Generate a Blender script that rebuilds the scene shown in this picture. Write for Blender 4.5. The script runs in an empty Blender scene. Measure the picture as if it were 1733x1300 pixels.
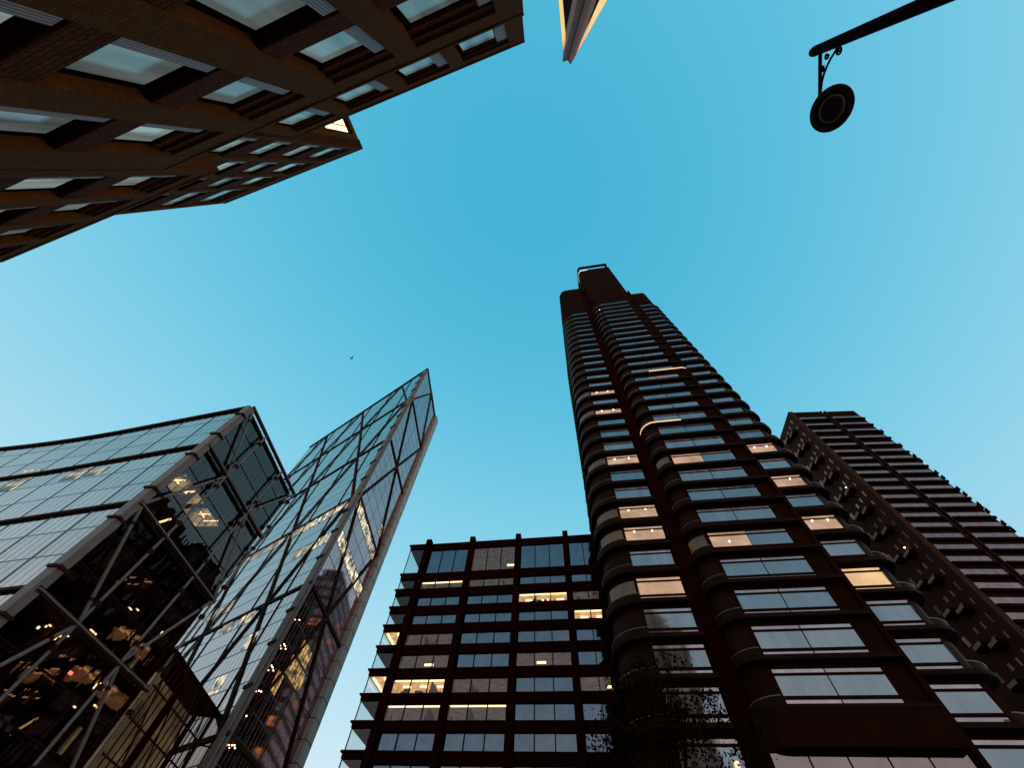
import bpy, math, random
from mathutils import Vector, Matrix
random.seed(7)
R = math.radians
S = bpy.context.scene
COL = S.collection

# ---------------------------------------------------------------- camera
cam = bpy.data.cameras.new("camera")
cam_ob = bpy.data.objects.new("camera", cam)
COL.objects.link(cam_ob)
cam.sensor_width = 36.0
cam.lens = 652.0 / 1733.0 * 36.0
cam.clip_start = 0.1
cam.clip_end = 3000.0
right = Vector((0.99352826, -0.09908791, 0.05552639))
upv = Vector((-0.11358519, -0.86672077, 0.48568871))
fwd = Vector((0.0, 0.48885243, 0.87236649))
m = Matrix((right, upv, -fwd)).transposed().to_4x4()
m.translation = Vector((0, 0, 1.6))
cam_ob.matrix_world = m
S.camera = cam_ob

# ---------------------------------------------------------------- sky and light
SUN_AZ, SUN_EL = 114.0, 1.2          # compass bearing from +Y, clockwise
world = bpy.data.worlds.new("World")
S.world = world
world.use_nodes = True
wt = world.node_tree
bg = wt.nodes["Background"]
sky = wt.nodes.new("ShaderNodeTexSky")
sky.sky_type = 'NISHITA'
sky.sun_disc = False
sky.sun_elevation = R(SUN_EL)
sky.sun_rotation = R(SUN_AZ)
sep = wt.nodes.new("ShaderNodeSeparateColor")
comb = wt.nodes.new("ShaderNodeCombineColor")
sky2 = wt.nodes.new("ShaderNodeTexSky")
sky2.sky_type = 'NISHITA'
sky2.sun_disc = False
sky2.sun_elevation = R(SUN_EL)
sky2.sun_rotation = R(SUN_AZ + 72)      # the glow spreads along the horizon
mixs = wt.nodes.new("ShaderNodeMix")
mixs.data_type = 'RGBA'
mixs.inputs[0].default_value = 0.5
wt.links.new(sky.outputs[0], mixs.inputs[6])
wt.links.new(sky2.outputs[0], mixs.inputs[7])
wt.links.new(mixs.outputs[2], sep.inputs[0])


def wmath(op, a, b):
    n = wt.nodes.new("ShaderNodeMath")
    n.operation = op
    for i, v in enumerate((a, b)):
        if isinstance(v, (int, float)):
            n.inputs[i].default_value = v
        else:
            wt.links.new(v, n.inputs[i])
    return n.outputs[0]


# dusk colour response: the blue hour sky with its red channel falling away overhead
r_ = wmath('MULTIPLY', wmath('POWER', sep.outputs[0], 2.3), 3.3)
g_ = wmath('DIVIDE', wmath('MULTIPLY', sep.outputs[1], 2.85), wmath('ADD', wmath('MULTIPLY', sep.outputs[1], 2.65), 1.0))
b_ = wmath('DIVIDE', wmath('MULTIPLY', sep.outputs[2], 4.75), wmath('ADD', wmath('MULTIPLY', sep.outputs[2], 4.25), 1.0))
r_ = wmath('DIVIDE', r_, wmath('ADD', wmath('DIVIDE', r_, wmath('MULTIPLY', g_, 0.95)), 1.0))
wt.links.new(r_, comb.inputs[0])
wt.links.new(g_, comb.inputs[1])
wt.links.new(b_, comb.inputs[2])
wt.links.new(comb.outputs[0], bg.inputs[0])
bg.inputs[1].default_value = 0.15

sun = bpy.data.lights.new("sun", 'SUN')
sun.energy = 0.035          # the afterglow: a broad, very weak warm light low in the sky
sun.angle = R(50)
sun.color = (1.0, 0.50, 0.34)
sun_ob = bpy.data.objects.new("sun", sun)
COL.objects.link(sun_ob)
sd = Vector((math.sin(R(SUN_AZ)) * math.cos(R(SUN_EL)), math.cos(R(SUN_AZ)) * math.cos(R(SUN_EL)), math.sin(R(SUN_EL))))
sun_ob.rotation_euler = sd.to_track_quat('Z', 'Y').to_euler()

S.view_settings.view_transform = 'Standard'
S.view_settings.look = 'None'
S.view_settings.exposure = 2.74
S.view_settings.gamma = 1.0
S.render.engine = 'CYCLES'
S.cycles.max_bounces = 6
S.cycles.diffuse_bounces = 2
S.cycles.glossy_bounces = 3
S.cycles.transparent_max_bounces = 8
S.cycles.sample_clamp_indirect = 3.0
S.cycles.use_denoising = True
EX = 2 ** 2.74


# ---------------------------------------------------------------- materials
def mat(name):
    mt = bpy.data.materials.new(name)
    mt.use_nodes = True
    nt = mt.node_tree
    return mt, nt, nt.nodes["Principled BSDF"]


def nd(nt, kind, **kw):
    n = nt.nodes.new(kind)
    for k, v in kw.items():
        setattr(n, k, v)
    return n


def lk(nt, a, b):
    nt.links.new(a, b)


def mth(nt, op, a, b=0.0):
    n = nt.nodes.new("ShaderNodeMath")
    n.operation = op
    for i, v in enumerate((a, b)):
        if isinstance(v, (int, float)):
            n.inputs[i].default_value = v
        else:
            nt.links.new(v, n.inputs[i])
    return n.outputs[0]


def mixc(nt, fac, a, b):
    n = nd(nt, "ShaderNodeMix", data_type='RGBA')
    for i, v in ((0, fac), (6, a), (7, b)):
        if isinstance(v, (int, float)):
            n.inputs[i].default_value = v
        elif isinstance(v, tuple):
            n.inputs[i].default_value = (*v, 1.0)
        else:
            nt.links.new(v, n.inputs[i])
    return n.outputs[2]


def painted(name, col, rough=0.5, metal=0.0, var=0.35, scale=1.5, bump=0.0, spec=0.5):
    """metal, concrete or paint with soft weathering"""
    mt, nt, p = mat(name)
    tc = nd(nt, "ShaderNodeTexCoord")
    no = nd(nt, "ShaderNodeTexNoise")
    no.inputs["Scale"].default_value = scale
    no.inputs["Detail"].default_value = 6
    lk(nt, tc.outputs["Object"], no.inputs["Vector"])
    lo = tuple(c * (1 - var) for c in col)
    hi = tuple(min(1, c * (1 + var)) for c in col)
    lk(nt, mixc(nt, no.outputs[0], lo, hi), p.inputs["Base Color"])
    p.inputs["Roughness"].default_value = rough
    p.inputs["Metallic"].default_value = metal
    p.inputs["Specular IOR Level"].default_value = spec
    if bump:
        bp = nd(nt, "ShaderNodeBump")
        bp.inputs["Strength"].default_value = bump
        bp.inputs["Distance"].default_value = 0.02
        lk(nt, no.outputs[0], bp.inputs["Height"])
        lk(nt, bp.outputs[0], p.inputs["Normal"])
    return mt


def glass(name, tint, rough=0.03, wob=0.02, var=0.25, wscale=0.6):
    """mirror coated facade glass, slightly wavy"""
    mt, nt, p = mat(name)
    tc = nd(nt, "ShaderNodeTexCoord")
    no = nd(nt, "ShaderNodeTexNoise")
    no.inputs["Scale"].default_value = wscale
    no.inputs["Detail"].default_value = 3
    lk(nt, tc.outputs["Object"], no.inputs["Vector"])
    a = tuple(c * (1 - var) for c in tint)
    b = tuple(c * (1 + var) for c in tint)
    lk(nt, mixc(nt, no.outputs[0], a, b), p.inputs["Base Color"])
    p.inputs["Metallic"].default_value = 1.0
    p.inputs["Roughness"].default_value = rough
    bp = nd(nt, "ShaderNodeBump")
    bp.inputs["Strength"].default_value = wob
    bp.inputs["Distance"].default_value = 0.2
    lk(nt, no.outputs[0], bp.inputs["Height"])
    lk(nt, bp.outputs[0], p.inputs["Normal"])
    return mt


def glowglass(name, tint, col, glow_, rough=0.05, scale=0.5):
    """window glass: part mirror, with a faint glow of its own added for brightness, streaked like curtains"""
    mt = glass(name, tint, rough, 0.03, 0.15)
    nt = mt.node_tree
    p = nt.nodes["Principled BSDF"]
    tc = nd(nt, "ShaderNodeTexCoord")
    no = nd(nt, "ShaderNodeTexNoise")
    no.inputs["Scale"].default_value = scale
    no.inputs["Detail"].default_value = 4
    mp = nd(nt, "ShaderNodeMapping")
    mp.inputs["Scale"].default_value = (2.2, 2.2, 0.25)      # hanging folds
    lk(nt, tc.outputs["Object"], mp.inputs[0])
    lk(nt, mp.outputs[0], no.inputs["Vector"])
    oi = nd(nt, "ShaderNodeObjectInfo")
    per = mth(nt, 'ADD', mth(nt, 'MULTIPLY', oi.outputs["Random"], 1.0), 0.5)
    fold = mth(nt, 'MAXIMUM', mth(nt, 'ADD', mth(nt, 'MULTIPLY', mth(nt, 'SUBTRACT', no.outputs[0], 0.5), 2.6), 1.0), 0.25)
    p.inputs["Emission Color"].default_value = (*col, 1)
    lk(nt, mth(nt, 'MULTIPLY', mth(nt, 'MULTIPLY', per, fold), glow_ / EX), p.inputs["Emission Strength"])  # glow added to the pane for brightness its reflection lacks
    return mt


def curtain(name, tint, pu, pv, lu, lv, ou=0.0, ov=0.0, linecol=(0.012, 0.016, 0.02), var=0.16, rough=0.05, fine=None):
    """curtain wall: coated panes pu x pv metres with dark joints, each pane reflecting a little differently"""
    mt, nt, p = mat(name)
    uv = nd(nt, "ShaderNodeUVMap")
    sx = nd(nt, "ShaderNodeSeparateXYZ")
    lk(nt, uv.outputs[0], sx.inputs[0])
    cu = mth(nt, 'DIVIDE', mth(nt, 'ADD', sx.outputs[0], 1000 * pu + ou), pu)
    cv = mth(nt, 'DIVIDE', mth(nt, 'ADD', sx.outputs[1], 1000 * pv + ov), pv)
    mu = mth(nt, 'LESS_THAN', mth(nt, 'FRACT', cu), lu / pu)
    mv = mth(nt, 'LESS_THAN', mth(nt, 'FRACT', cv), lv / pv)
    mask = mth(nt, 'MAXIMUM', mu, mv)
    if fine:
        cf = mth(nt, 'DIVIDE', mth(nt, 'ADD', sx.outputs[0], 1000 * fine[0]), fine[0])
        mf = mth(nt, 'MULTIPLY', mth(nt, 'LESS_THAN', mth(nt, 'FRACT', cf), fine[1] / fine[0]), fine[2])
        mask = mth(nt, 'MAXIMUM', mask, mf)
    cx = nd(nt, "ShaderNodeCombineXYZ")
    lk(nt, mth(nt, 'FLOOR', cu), cx.inputs[0])
    lk(nt, mth(nt, 'FLOOR', cv), cx.inputs[1])
    wn = nd(nt, "ShaderNodeTexWhiteNoise", noise_dimensions='2D')
    lk(nt, cx.outputs[0], wn.inputs["Vector"])
    a = tuple(c * (1 - var) for c in tint)
    b = tuple(c * (1 + var) for c in tint)
    pane = mixc(nt, wn.outputs[0], a, b)
    lk(nt, mixc(nt, mask, pane, linecol), p.inputs["Base Color"])
    lk(nt, mth(nt, 'SUBTRACT', 1.0, mth(nt, 'MULTIPLY', mask, 0.6)), p.inputs["Metallic"])
    lk(nt, mth(nt, 'ADD', rough, mth(nt, 'MULTIPLY', mask, 0.4)), p.inputs["Roughness"])
    no = nd(nt, "ShaderNodeTexNoise")
    no.inputs["Scale"].default_value = 0.35
    lk(nt, uv.outputs[0], no.inputs["Vector"])
    # each pane sits a hair out of true
    hx = mth(nt, 'MULTIPLY', mth(nt, 'SUBTRACT', wn.outputs[0], 0.5), mth(nt, 'FRACT', cu))
    hh = mth(nt, 'ADD', mth(nt, 'MULTIPLY', hx, 0.25), mth(nt, 'MULTIPLY', no.outputs[0], 0.5))
    bp = nd(nt, "ShaderNodeBump")
    bp.inputs["Strength"].default_value = 0.06
    bp.inputs["Distance"].default_value = 0.2
    lk(nt, hh, bp.inputs["Height"])
    lk(nt, bp.outputs[0], p.inputs["Normal"])
    return mt


def glow(name, col, strength, var=0.0, scale=(1, 1), stripes=None, base=1.0):
    """something that gives off light, or a lit surface given a glow of its own; optionally broken up by what stands in front of the lamps"""
    mt = bpy.data.materials.new(name)
    mt.use_nodes = True
    nt = mt.node_tree
    p = nt.nodes["Principled BSDF"]
    p.inputs["Base Color"].default_value = (0.02, 0.02, 0.02, 1)
    p.inputs["Roughness"].default_value = 0.4
    p.inputs["Emission Color"].default_value = (*col, 1)
    s = strength / EX
    if var:
        uv = nd(nt, "ShaderNodeUVMap")
        mp = nd(nt, "ShaderNodeMapping")
        mp.inputs["Scale"].default_value = (scale[0], scale[1], 1)
        lk(nt, uv.outputs[0], mp.inputs[0])
        no = nd(nt, "ShaderNodeTexNoise")
        no.inputs["Scale"].default_value = 1.0
        no.inputs["Detail"].default_value = 5
        no.inputs["Roughness"].default_value = 0.65
        lk(nt, mp.outputs[0], no.inputs["Vector"])
        k = mth(nt, 'SUBTRACT', no.outputs[0], 0.5)
        k = mth(nt, 'MULTIPLY', k, 4 * var)
        k = mth(nt, 'MAXIMUM', mth(nt, 'ADD', k, base), 0.08)
        if stripes:
            sx = nd(nt, "ShaderNodeSeparateXYZ")
            lk(nt, uv.outputs[0], sx.inputs[0])
            st = mth(nt, 'GREATER_THAN', mth(nt, 'FRACT', mth(nt, 'DIVIDE', mth(nt, 'ADD', sx.outputs[0], 900.0), stripes[0])), stripes[1])
            k = mth(nt, 'MULTIPLY', k, mth(nt, 'ADD', mth(nt, 'MULTIPLY', st, 0.85), 0.15))
        lk(nt, mth(nt, 'MULTIPLY', k, s), p.inputs["Emission Strength"])
    else:
        p.inputs["Emission Strength"].default_value = s
    return mt


def thin_glass(name, tint, refl, rough=0.02):
    """clear glass you look through, with a partial reflection"""
    mt = bpy.data.materials.new(name)
    mt.use_nodes = True
    nt = mt.node_tree
    nt.nodes.remove(nt.nodes["Principled BSDF"])
    out = nt.nodes["Material Output"]
    tr = nd(nt, "ShaderNodeBsdfTransparent")
    tr.inputs[0].default_value = (*tint, 1)
    gl = nd(nt, "ShaderNodeBsdfGlossy")
    gl.inputs["Color"].default_value = (1.0, 0.72, 0.66, 1)
    gl.inputs["Roughness"].default_value = rough
    fr = nd(nt, "ShaderNodeLayerWeight")
    fr.inputs[0].default_value = 0.5
    fz = mth(nt, 'ADD', mth(nt, 'MULTIPLY', mth(nt, 'POWER', fr.outputs["Facing"], 5.0), 0.9), 0.04)
    mx = nd(nt, "ShaderNodeMixShader")
    lk(nt, mth(nt, 'MINIMUM', mth(nt, 'ADD', fz, refl), 1.0), mx.inputs[0])
    lk(nt, tr.outputs[0], mx.inputs[1])
    lk(nt, gl.outputs[0], mx.inputs[2])
    lk(nt, mx.outputs[0], out.inputs[0])
    return mt


def brick(name, c1, c2, mortar, bw, bh, bump=0.6, soldier=False):
    mt, nt, p = mat(name)
    uv = nd(nt, "ShaderNodeUVMap")
    bt = nd(nt, "ShaderNodeTexBrick")
    bt.inputs["Color1"].default_value = (*c1, 1)
    bt.inputs["Color2"].default_value = (*c2, 1)
    bt.inputs["Mortar"].default_value = (*mortar, 1)
    bt.inputs["Scale"].default_value = 1.0
    bt.inputs["Brick Width"].default_value = bw
    bt.inputs["Row Height"].default_value = bh
    bt.inputs["Mortar Size"].default_value = min(bw, bh) * 0.09
    bt.inputs["Bias"].default_value = -0.1
    p.inputs['Specular IOR Level'].default_value = 0.03
    lk(nt, uv.outputs[0], bt.inputs["Vector"])
    no = nd(nt, "ShaderNodeTexNoise")
    no.inputs["Scale"].default_value = 3.0
    no.inputs["Detail"].default_value = 8
    lk(nt, uv.outputs[0], no.inputs["Vector"])
    cl = mixc(nt, mth(nt, 'MULTIPLY', no.outputs[0], 0.7), bt.outputs[0], tuple(c * 0.45 for c in c1))
    lk(nt, cl, p.inputs["Base Color"])
    p.inputs["Roughness"].default_value = 0.85
    bp = nd(nt, "ShaderNodeBump")
    bp.inputs["Strength"].default_value = bump
    bp.inputs["Distance"].default_value = 0.03
    hgt = mth(nt, 'ADD', mth(nt, 'MULTIPLY', bt.outputs[1], -1.0), mth(nt, 'MULTIPLY', no.outputs[0], 0.5))
    lk(nt, hgt, bp.inputs["Height"])
    lk(nt, bp.outputs[0], p.inputs["Normal"])
    return mt


def ribbed(name, col, period, rough=0.5):
    mt, nt, p = mat(name)
    uv = nd(nt, "ShaderNodeUVMap")
    sx = nd(nt, "ShaderNodeSeparateXYZ")
    lk(nt, uv.outputs[0], sx.inputs[0])
    f = mth(nt, 'FRACT', mth(nt, 'DIVIDE', mth(nt, 'ADD', sx.outputs[0], 500.0), period))
    mk = mth(nt, 'LESS_THAN', f, 0.38)
    lk(nt, mixc(nt, mk, col, tuple(c * 0.16 for c in col)), p.inputs["Base Color"])
    p.inputs["Roughness"].default_value = rough
    bp = nd(nt, "ShaderNodeBump")
    bp.inputs["Strength"].default_value = 0.6
    bp.inputs["Distance"].default_value = 0.03
    lk(nt, f, bp.inputs["Height"])
    lk(nt, bp.outputs[0], p.inputs["Normal"])
    return mt


M = {}
M['dark'] = painted("oxblood_bronze_metal", (0.022, 0.0022, 0.0018), 0.9, 0.0, 0.4, 0.8, spec=0.01)
M['dark2'] = painted("oxblood_spandrel_metal", (0.029, 0.0060, 0.0030), 0.9, 0.0, 0.35, 0.6, spec=0.01)
M['band'] = painted("bronze_balcony_edge", (0.030, 0.0060, 0.0030), 0.6, 0.0, 0.35, 1.2, spec=0.03)
M['bronze'] = painted("bronze_tinted_panel", (0.030, 0.0065, 0.0016), 0.5, 0.0, 0.4, 0.5, spec=0.04)
M['rail'] = painted("polished_bronze_rail", (0.40, 0.17, 0.13), 0.35, 0.7, 0.2, 1.0)
M['conc'] = painted("dark_panel_concrete", (0.075, 0.022, 0.014), 0.9, 0.0, 0.3, 0.7, 0.2, spec=0.03)
M['greyrib'] = painted("grey_brown_cladding", (0.42, 0.20, 0.16), 0.8, 0.0, 0.2, 0.8, 0.2, spec=0.05)
M['steel'] = painted("red_brown_steel", (0.055, 0.014, 0.010), 0.8, 0.0, 0.4, 2.0, spec=0.05)
M['tube'] = painted("grey_brown_tube", (0.23, 0.155, 0.14), 0.5, 0.0, 0.25, 1.0, spec=0.2)
M['clad'] = painted("warm_grey_corner_cladding", (0.27, 0.175, 0.155), 0.6, 0.0, 0.22, 0.6, spec=0.1)
M['black'] = painted("black_iron", (0.020, 0.0025, 0.002), 0.8, 0.0, 0.4, 6.0, spec=0.03)
M['saucer'] = painted("brown_enamel", (0.060, 0.012, 0.005), 0.4, 0.0, 0.3, 4.0, spec=0.15)
M['inner'] = painted("dim_room_lining", (0.10, 0.045, 0.035), 0.95, 0.0, 0.4, 0.4, spec=0.0)
M['roof'] = painted("flat_roof_felt", (0.04, 0.02, 0.016), 0.95, 0.0, 0.3, 0.5, spec=0.0)
M['asphalt'] = painted("asphalt", (0.05, 0.05, 0.05), 0.9, 0.0, 0.3, 3.0, 0.3)
M['paving'] = painted("stone_paving", (0.22, 0.2, 0.18), 0.8, 0.0, 0.25, 2.0, 0.2)
M['tan'] = curtain("tan_stone_panels", (0.42, 0.28, 0.235), 1.5, 3.94, 0.10, 0.22, 0, 0, (0.05, 0.03, 0.025), 0.08, 0.6)
_p = M['tan'].node_tree.nodes["Principled BSDF"]
for _l in list(_p.inputs["Metallic"].links):
    M['tan'].node_tree.links.remove(_l)
_p.inputs["Metallic"].default_value = 0.0
M['gF'] = glass("blue_black_office_glass", (0.12, 0.13, 0.155), 0.04, 0.03)
M['gG'] = glowglass("pale_blue_flat_glass", (0.165, 0.185, 0.205), (1.0, 0.84, 0.80), 0.036)
M['gGstrip'] = glowglass("grey_clerestory_glass", (0.22, 0.18, 0.18), (1.0, 0.80, 0.78), 0.075)
M['gA'] = glowglass("grey_green_glass", (0.17, 0.09, 0.075), (0.80, 1.0, 0.94), 0.125, 0.15, 0.7)
M['gH'] = glowglass("smoky_glass_band", (0.17, 0.105, 0.105), (1.0, 0.86, 0.88), 0.032, 0.2, 1.5)
M['gHs'] = glowglass("smoky_small_glass", (0.17, 0.08, 0.075), (1.0, 0.78, 0.74), 0.032, 0.1, 0.8)
M['gLow'] = glass("street_level_glass", (0.26, 0.17, 0.16), 0.05, 0.03)
M['cw_slab'] = curtain("slab_curtain_wall", (0.60, 0.41, 0.37), 7.85, 4.4, 0.7, 0.2, 0, 0, (0.014, 0.020, 0.022), 0.10, 0.06, (1.57, 0.17, 0.85))
M['cw_tower_l'] = curtain("tower_curtain_wall_west", (0.58, 0.42, 0.39), 100.0, 3.94, 0.0, 0.28, 0, 0, (0.012, 0.022, 0.026), 0.05, 0.05, (1.75, 0.24, 0.75))
M['cw_tower_r'] = curtain("tower_curtain_wall_south", (0.74, 0.34, 0.33), 7.0, 3.94, 0.24, 0.26, 2.0, 0, (0.012, 0.015, 0.018), 0.07, 0.05, (1.4, 0.22, 0.8))
M['endglass'] = thin_glass("clear_end_wall_glass", (0.62, 0.58, 0.55), 0.06)
M['corner'] = thin_glass("clear_corner_glass", (0.86, 0.90, 0.90), 0.02)
M['thinlit'] = thin_glass("clear_office_glass", (0.80, 0.80, 0.78), 0.03)
M['brick'] = brick("brown_brick", (0.25, 0.066, 0.015), (0.15, 0.038, 0.009), (0.06, 0.015, 0.004), 0.26, 0.09, 0.7)
M['soldier'] = brick("red_brown_soldier_brick", (0.20, 0.040, 0.012), (0.13, 0.024, 0.008), (0.006, 0.001, 0.0008), 0.26, 0.15, 1.0)
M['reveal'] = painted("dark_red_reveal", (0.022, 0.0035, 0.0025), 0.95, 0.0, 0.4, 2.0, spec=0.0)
M['louvre'] = ribbed("pale_grey_louvre", (0.62, 0.24, 0.20), 0.085)
M['sill'] = painted("pale_sill", (0.16, 0.06, 0.035), 0.6, 0.0, 0.2, 2.0)
M['mull'] = painted("thin_dark_mullion", (0.03, 0.008, 0.007), 0.8, 0.0, 0.3, 2.0, spec=0.05)
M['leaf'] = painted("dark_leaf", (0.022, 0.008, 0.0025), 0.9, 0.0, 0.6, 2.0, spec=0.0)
M['bark'] = painted("bark", (0.05, 0.012, 0.006), 0.9, 0.0, 0.4, 6.0, 0.5, spec=0.0)
M['feather'] = painted("dark_feathers", (0.03, 0.035, 0.04), 0.8, 0.0, 0.3, 20.0)
M['lamp'] = glow("warm_lamp", (1.0, 0.66, 0.28), 3.2)
M['spot'] = glow("ceiling_spot", (1.0, 0.80, 0.52), 9.0)
M['led'] = glow("orange_led_line", (1.0, 0.52, 0.16), 1.5)
M['ledw'] = glow("pale_led_line", (1.0, 0.82, 0.58), 1.3)
M['roomfull'] = glow("lit_office_lining", (1.0, 0.52, 0.20), 0.72, 0.9, (0.7, 1.2))  # room linings emit their own glow in place of light from the lamps
M['roomdim'] = glow("half_lit_office_lining", (0.85, 0.60, 0.50), 0.075, 0.9, (0.7, 1.0))
M['pinkceil'] = glow("warm_lit_ceiling", (1.0, 0.60, 0.37), 0.50, 0.45, (0.45, 0.6))
M['orangeceil'] = glow("orange_lit_ceiling", (1.0, 0.60, 0.28), 0.85, 0.35, (0.35, 0.25))
M['roomwarm'] = glow("warm_lit_room_lining", (1.0, 0.70, 0.40), 0.42, 1.4, (0.5, 0.5), None, 0.8)
M['goldlamp'] = glow("gold_lamp", (1.0, 0.62, 0.15), 0.5)
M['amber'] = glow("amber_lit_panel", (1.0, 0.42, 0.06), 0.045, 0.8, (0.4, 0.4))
M['eave'] = glow("golden_lit_storey", (1.0, 0.56, 0.10), 0.95, 0.25, (0.25, 0.25))
M['eaveo'] = glow("orange_lit_blind", (1.0, 0.34, 0.03), 0.7, 0.2, (0.3, 0.3))
M['floorlit'] = glow("lit_tower_floor", (1.0, 0.84, 0.56), 0.75, 2.2, (0.55, 0.55), (1.5, 0.2), 0.75)
M['floorlit2'] = glow("dim_lit_tower_floor", (1.0, 0.80, 0.56), 0.42, 2.0, (0.5, 0.5), (1.5, 0.25), 0.7)
M['goldwin'] = glow("gold_lit_window", (1.0, 0.58, 0.16), 0.5, 2.0, (0.45, 0.6), (1.4, 0.25), 0.7)
M['atrium'] = glow("dim_lit_atrium_lining", (0.75, 0.52, 0.28), 0.15, 0.9, (0.16, 0.22))
M['roomdark'] = painted("dark_furniture", (0.05, 0.025, 0.016), 0.8, 0.0, 0.5, 1.0)
M['red'] = glow("red_sign_light", (1.0, 0.12, 0.10), 4.0)


# ---------------------------------------------------------------- mesh builder
class Fr:
    """surveyed frame: u along the facade, d away from the street corner, z up; n = bearing of d; s = scale about the eye"""

    def __init__(self, n, s=1.0):
        self.s = s
        self.d = Vector((math.sin(R(n)), math.cos(R(n)), 0))
        self.u = Vector((math.cos(R(n)), -math.sin(R(n)), 0))
        self.n = n
        self.zb = 1.6 - 1.6 / s

    def w(self, u, d, z):
        v = (self.u * u + self.d * d) * self.s
        return Vector((v.x, v.y, 1.6 + (z - 1.6) * self.s))


class MB:
    def __init__(self, fr):
        self.f = fr
        self.v = []
        self.q = []
        self.uv = []

    def face(self, pts, uvs=None):
        i = len(self.v)
        self.v += [self.f.w(*p) for p in pts]
        self.q.append(tuple(range(i, i + len(pts))))
        if uvs is None:
            s = self.f.s
            a, b, c = (Vector(pts[k]) for k in (0, 1, 2))
            nn = (b - a).cross(c - a)
            ax, ay, az = abs(nn.x), abs(nn.y), abs(nn.z)
            if ay >= ax and ay >= az:
                uvs = [(p[0] * s, p[2] * s) for p in pts]
            elif ax >= az:
                uvs = [(p[1] * s, p[2] * s) for p in pts]
            else:
                uvs = [(p[0] * s, p[1] * s) for p in pts]
        self.uv += uvs
        return self

    def box(self, u0, u1, d0, d1, z0, z1, skip=""):
        if 'f' not in skip: self.face([(u0, d0, z0), (u1, d0, z0), (u1, d0, z1), (u0, d0, z1)])
        if 'b' not in skip: self.face([(u1, d1, z0), (u0, d1, z0), (u0, d1, z1), (u1, d1, z1)])
        if 'l' not in skip: self.face([(u0, d1, z0), (u0, d0, z0), (u0, d0, z1), (u0, d1, z1)])
        if 'r' not in skip: self.face([(u1, d0, z0), (u1, d1, z0), (u1, d1, z1), (u1, d0, z1)])
        if 't' not in skip: self.face([(u0, d0, z1), (u1, d0, z1), (u1, d1, z1), (u0, d1, z1)])
        if 'o' not in skip: self.face([(u0, d1, z0), (u1, d1, z0), (u1, d0, z0), (u0, d0, z0)])
        return self

    def prism(self, poly, z0, z1, caps=True):
        n = len(poly)
        acc = 0.0
        for k in range(n):
            a, b = poly[k], poly[(k + 1) % n]
            L = math.hypot(b[0] - a[0], b[1] - a[1])
            s = self.f.s
            self.face([(a[0], a[1], z0), (b[0], b[1], z0), (b[0], b[1], z1), (a[0], a[1], z1)],
                      [(acc * s, z0 * s), ((acc + L) * s, z0 * s), ((acc + L) * s, z1 * s), (acc * s, z1 * s)])
            acc += L
        if caps:
            self.face([(p[0], p[1], z1) for p in poly])
            self.face([(p[0], p[1], z0) for p in reversed(poly)])
        return self

    def strip(self, path, z0, z1):
        """open wall along a plan path"""
        acc = 0.0
        s = self.f.s
        for a, b in zip(path, path[1:]):
            L = math.hypot(b[0] - a[0], b[1] - a[1])
            self.face([(a[0], a[1], z0), (b[0], b[1], z0), (b[0], b[1], z1), (a[0], a[1], z1)],
                      [(acc * s, z0 * s), ((acc + L) * s, z0 * s), ((acc + L) * s, z1 * s), (acc * s, z1 * s)])
            acc += L
        return self

    def tube(self, pts, r, n=8, caps=True):
        """round bar through points (radius in frame units, one or per point)"""
        P = [Vector(p) for p in pts]
        rr = r if isinstance(r, (list, tuple)) else [r] * len(P)
        rings = []
        for k, p in enumerate(P):
            t = (P[min(k + 1, len(P) - 1)] - P[max(k - 1, 0)]).normalized()
            a = t.cross(Vector((0, 0, 1)))
            if a.length < 0.05:
                a = t.cross(Vector((1, 0, 0)))
            a.normalize()
            b = t.cross(a)
            rings.append([p + (a * math.cos(2 * math.pi * j / n) + b * math.sin(2 * math.pi * j / n)) * rr[k] for j in range(n)])
        for k in range(len(P) - 1):
            for j in range(n):
                j2 = (j + 1) % n
                self.face([tuple(rings[k][j]), tuple(rings[k][j2]), tuple(rings[k + 1][j2]), tuple(rings[k + 1][j])])
        if caps:
            self.face([tuple(v) for v in reversed(rings[0])])
            self.face([tuple(v) for v in rings[-1]])
        return self

    def bar(self, a, b, wx, wy, ref=(0, 1, 0)):
        """square bar from a to b"""
        a, b = Vector(a), Vector(b)
        t = (b - a).normalized()
        y = Vector(ref)
        x = t.cross(y).normalized()
        y = x.cross(t).normalized()
        c = [x * (sx * wx / 2) + y * (sy * wy / 2) for sx, sy in ((-1, -1), (1, -1), (1, 1), (-1, 1))]
        for k in range(4):
            k2 = (k + 1) % 4
            self.face([tuple(a + c[k]), tuple(a + c[k2]), tuple(b + c[k2]), tuple(b + c[k])])
        self.face([tuple(a + v) for v in reversed(c)])
        self.face([tuple(b + v) for v in c])
        return self

    def lathe(self, c, prof, n=32):
        for (r0, z0), (r1, z1) in zip(prof, prof[1:]):
            for j in range(n):
                a0, a1 = 2 * math.pi * j / n, 2 * math.pi * (j + 1) / n
                pts = []
                for r, z, a in ((r0, z0, a0), (r0, z0, a1), (r1, z1, a1), (r1, z1, a0)):
                    pts.append((c[0] + r * math.cos(a), c[1] + r * math.sin(a), c[2] + z))
                if r0 < 1e-5: pts = [pts[0], pts[2], pts[3]]
                elif r1 < 1e-5: pts = pts[:3]
                self.face(pts)
        return self

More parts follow.
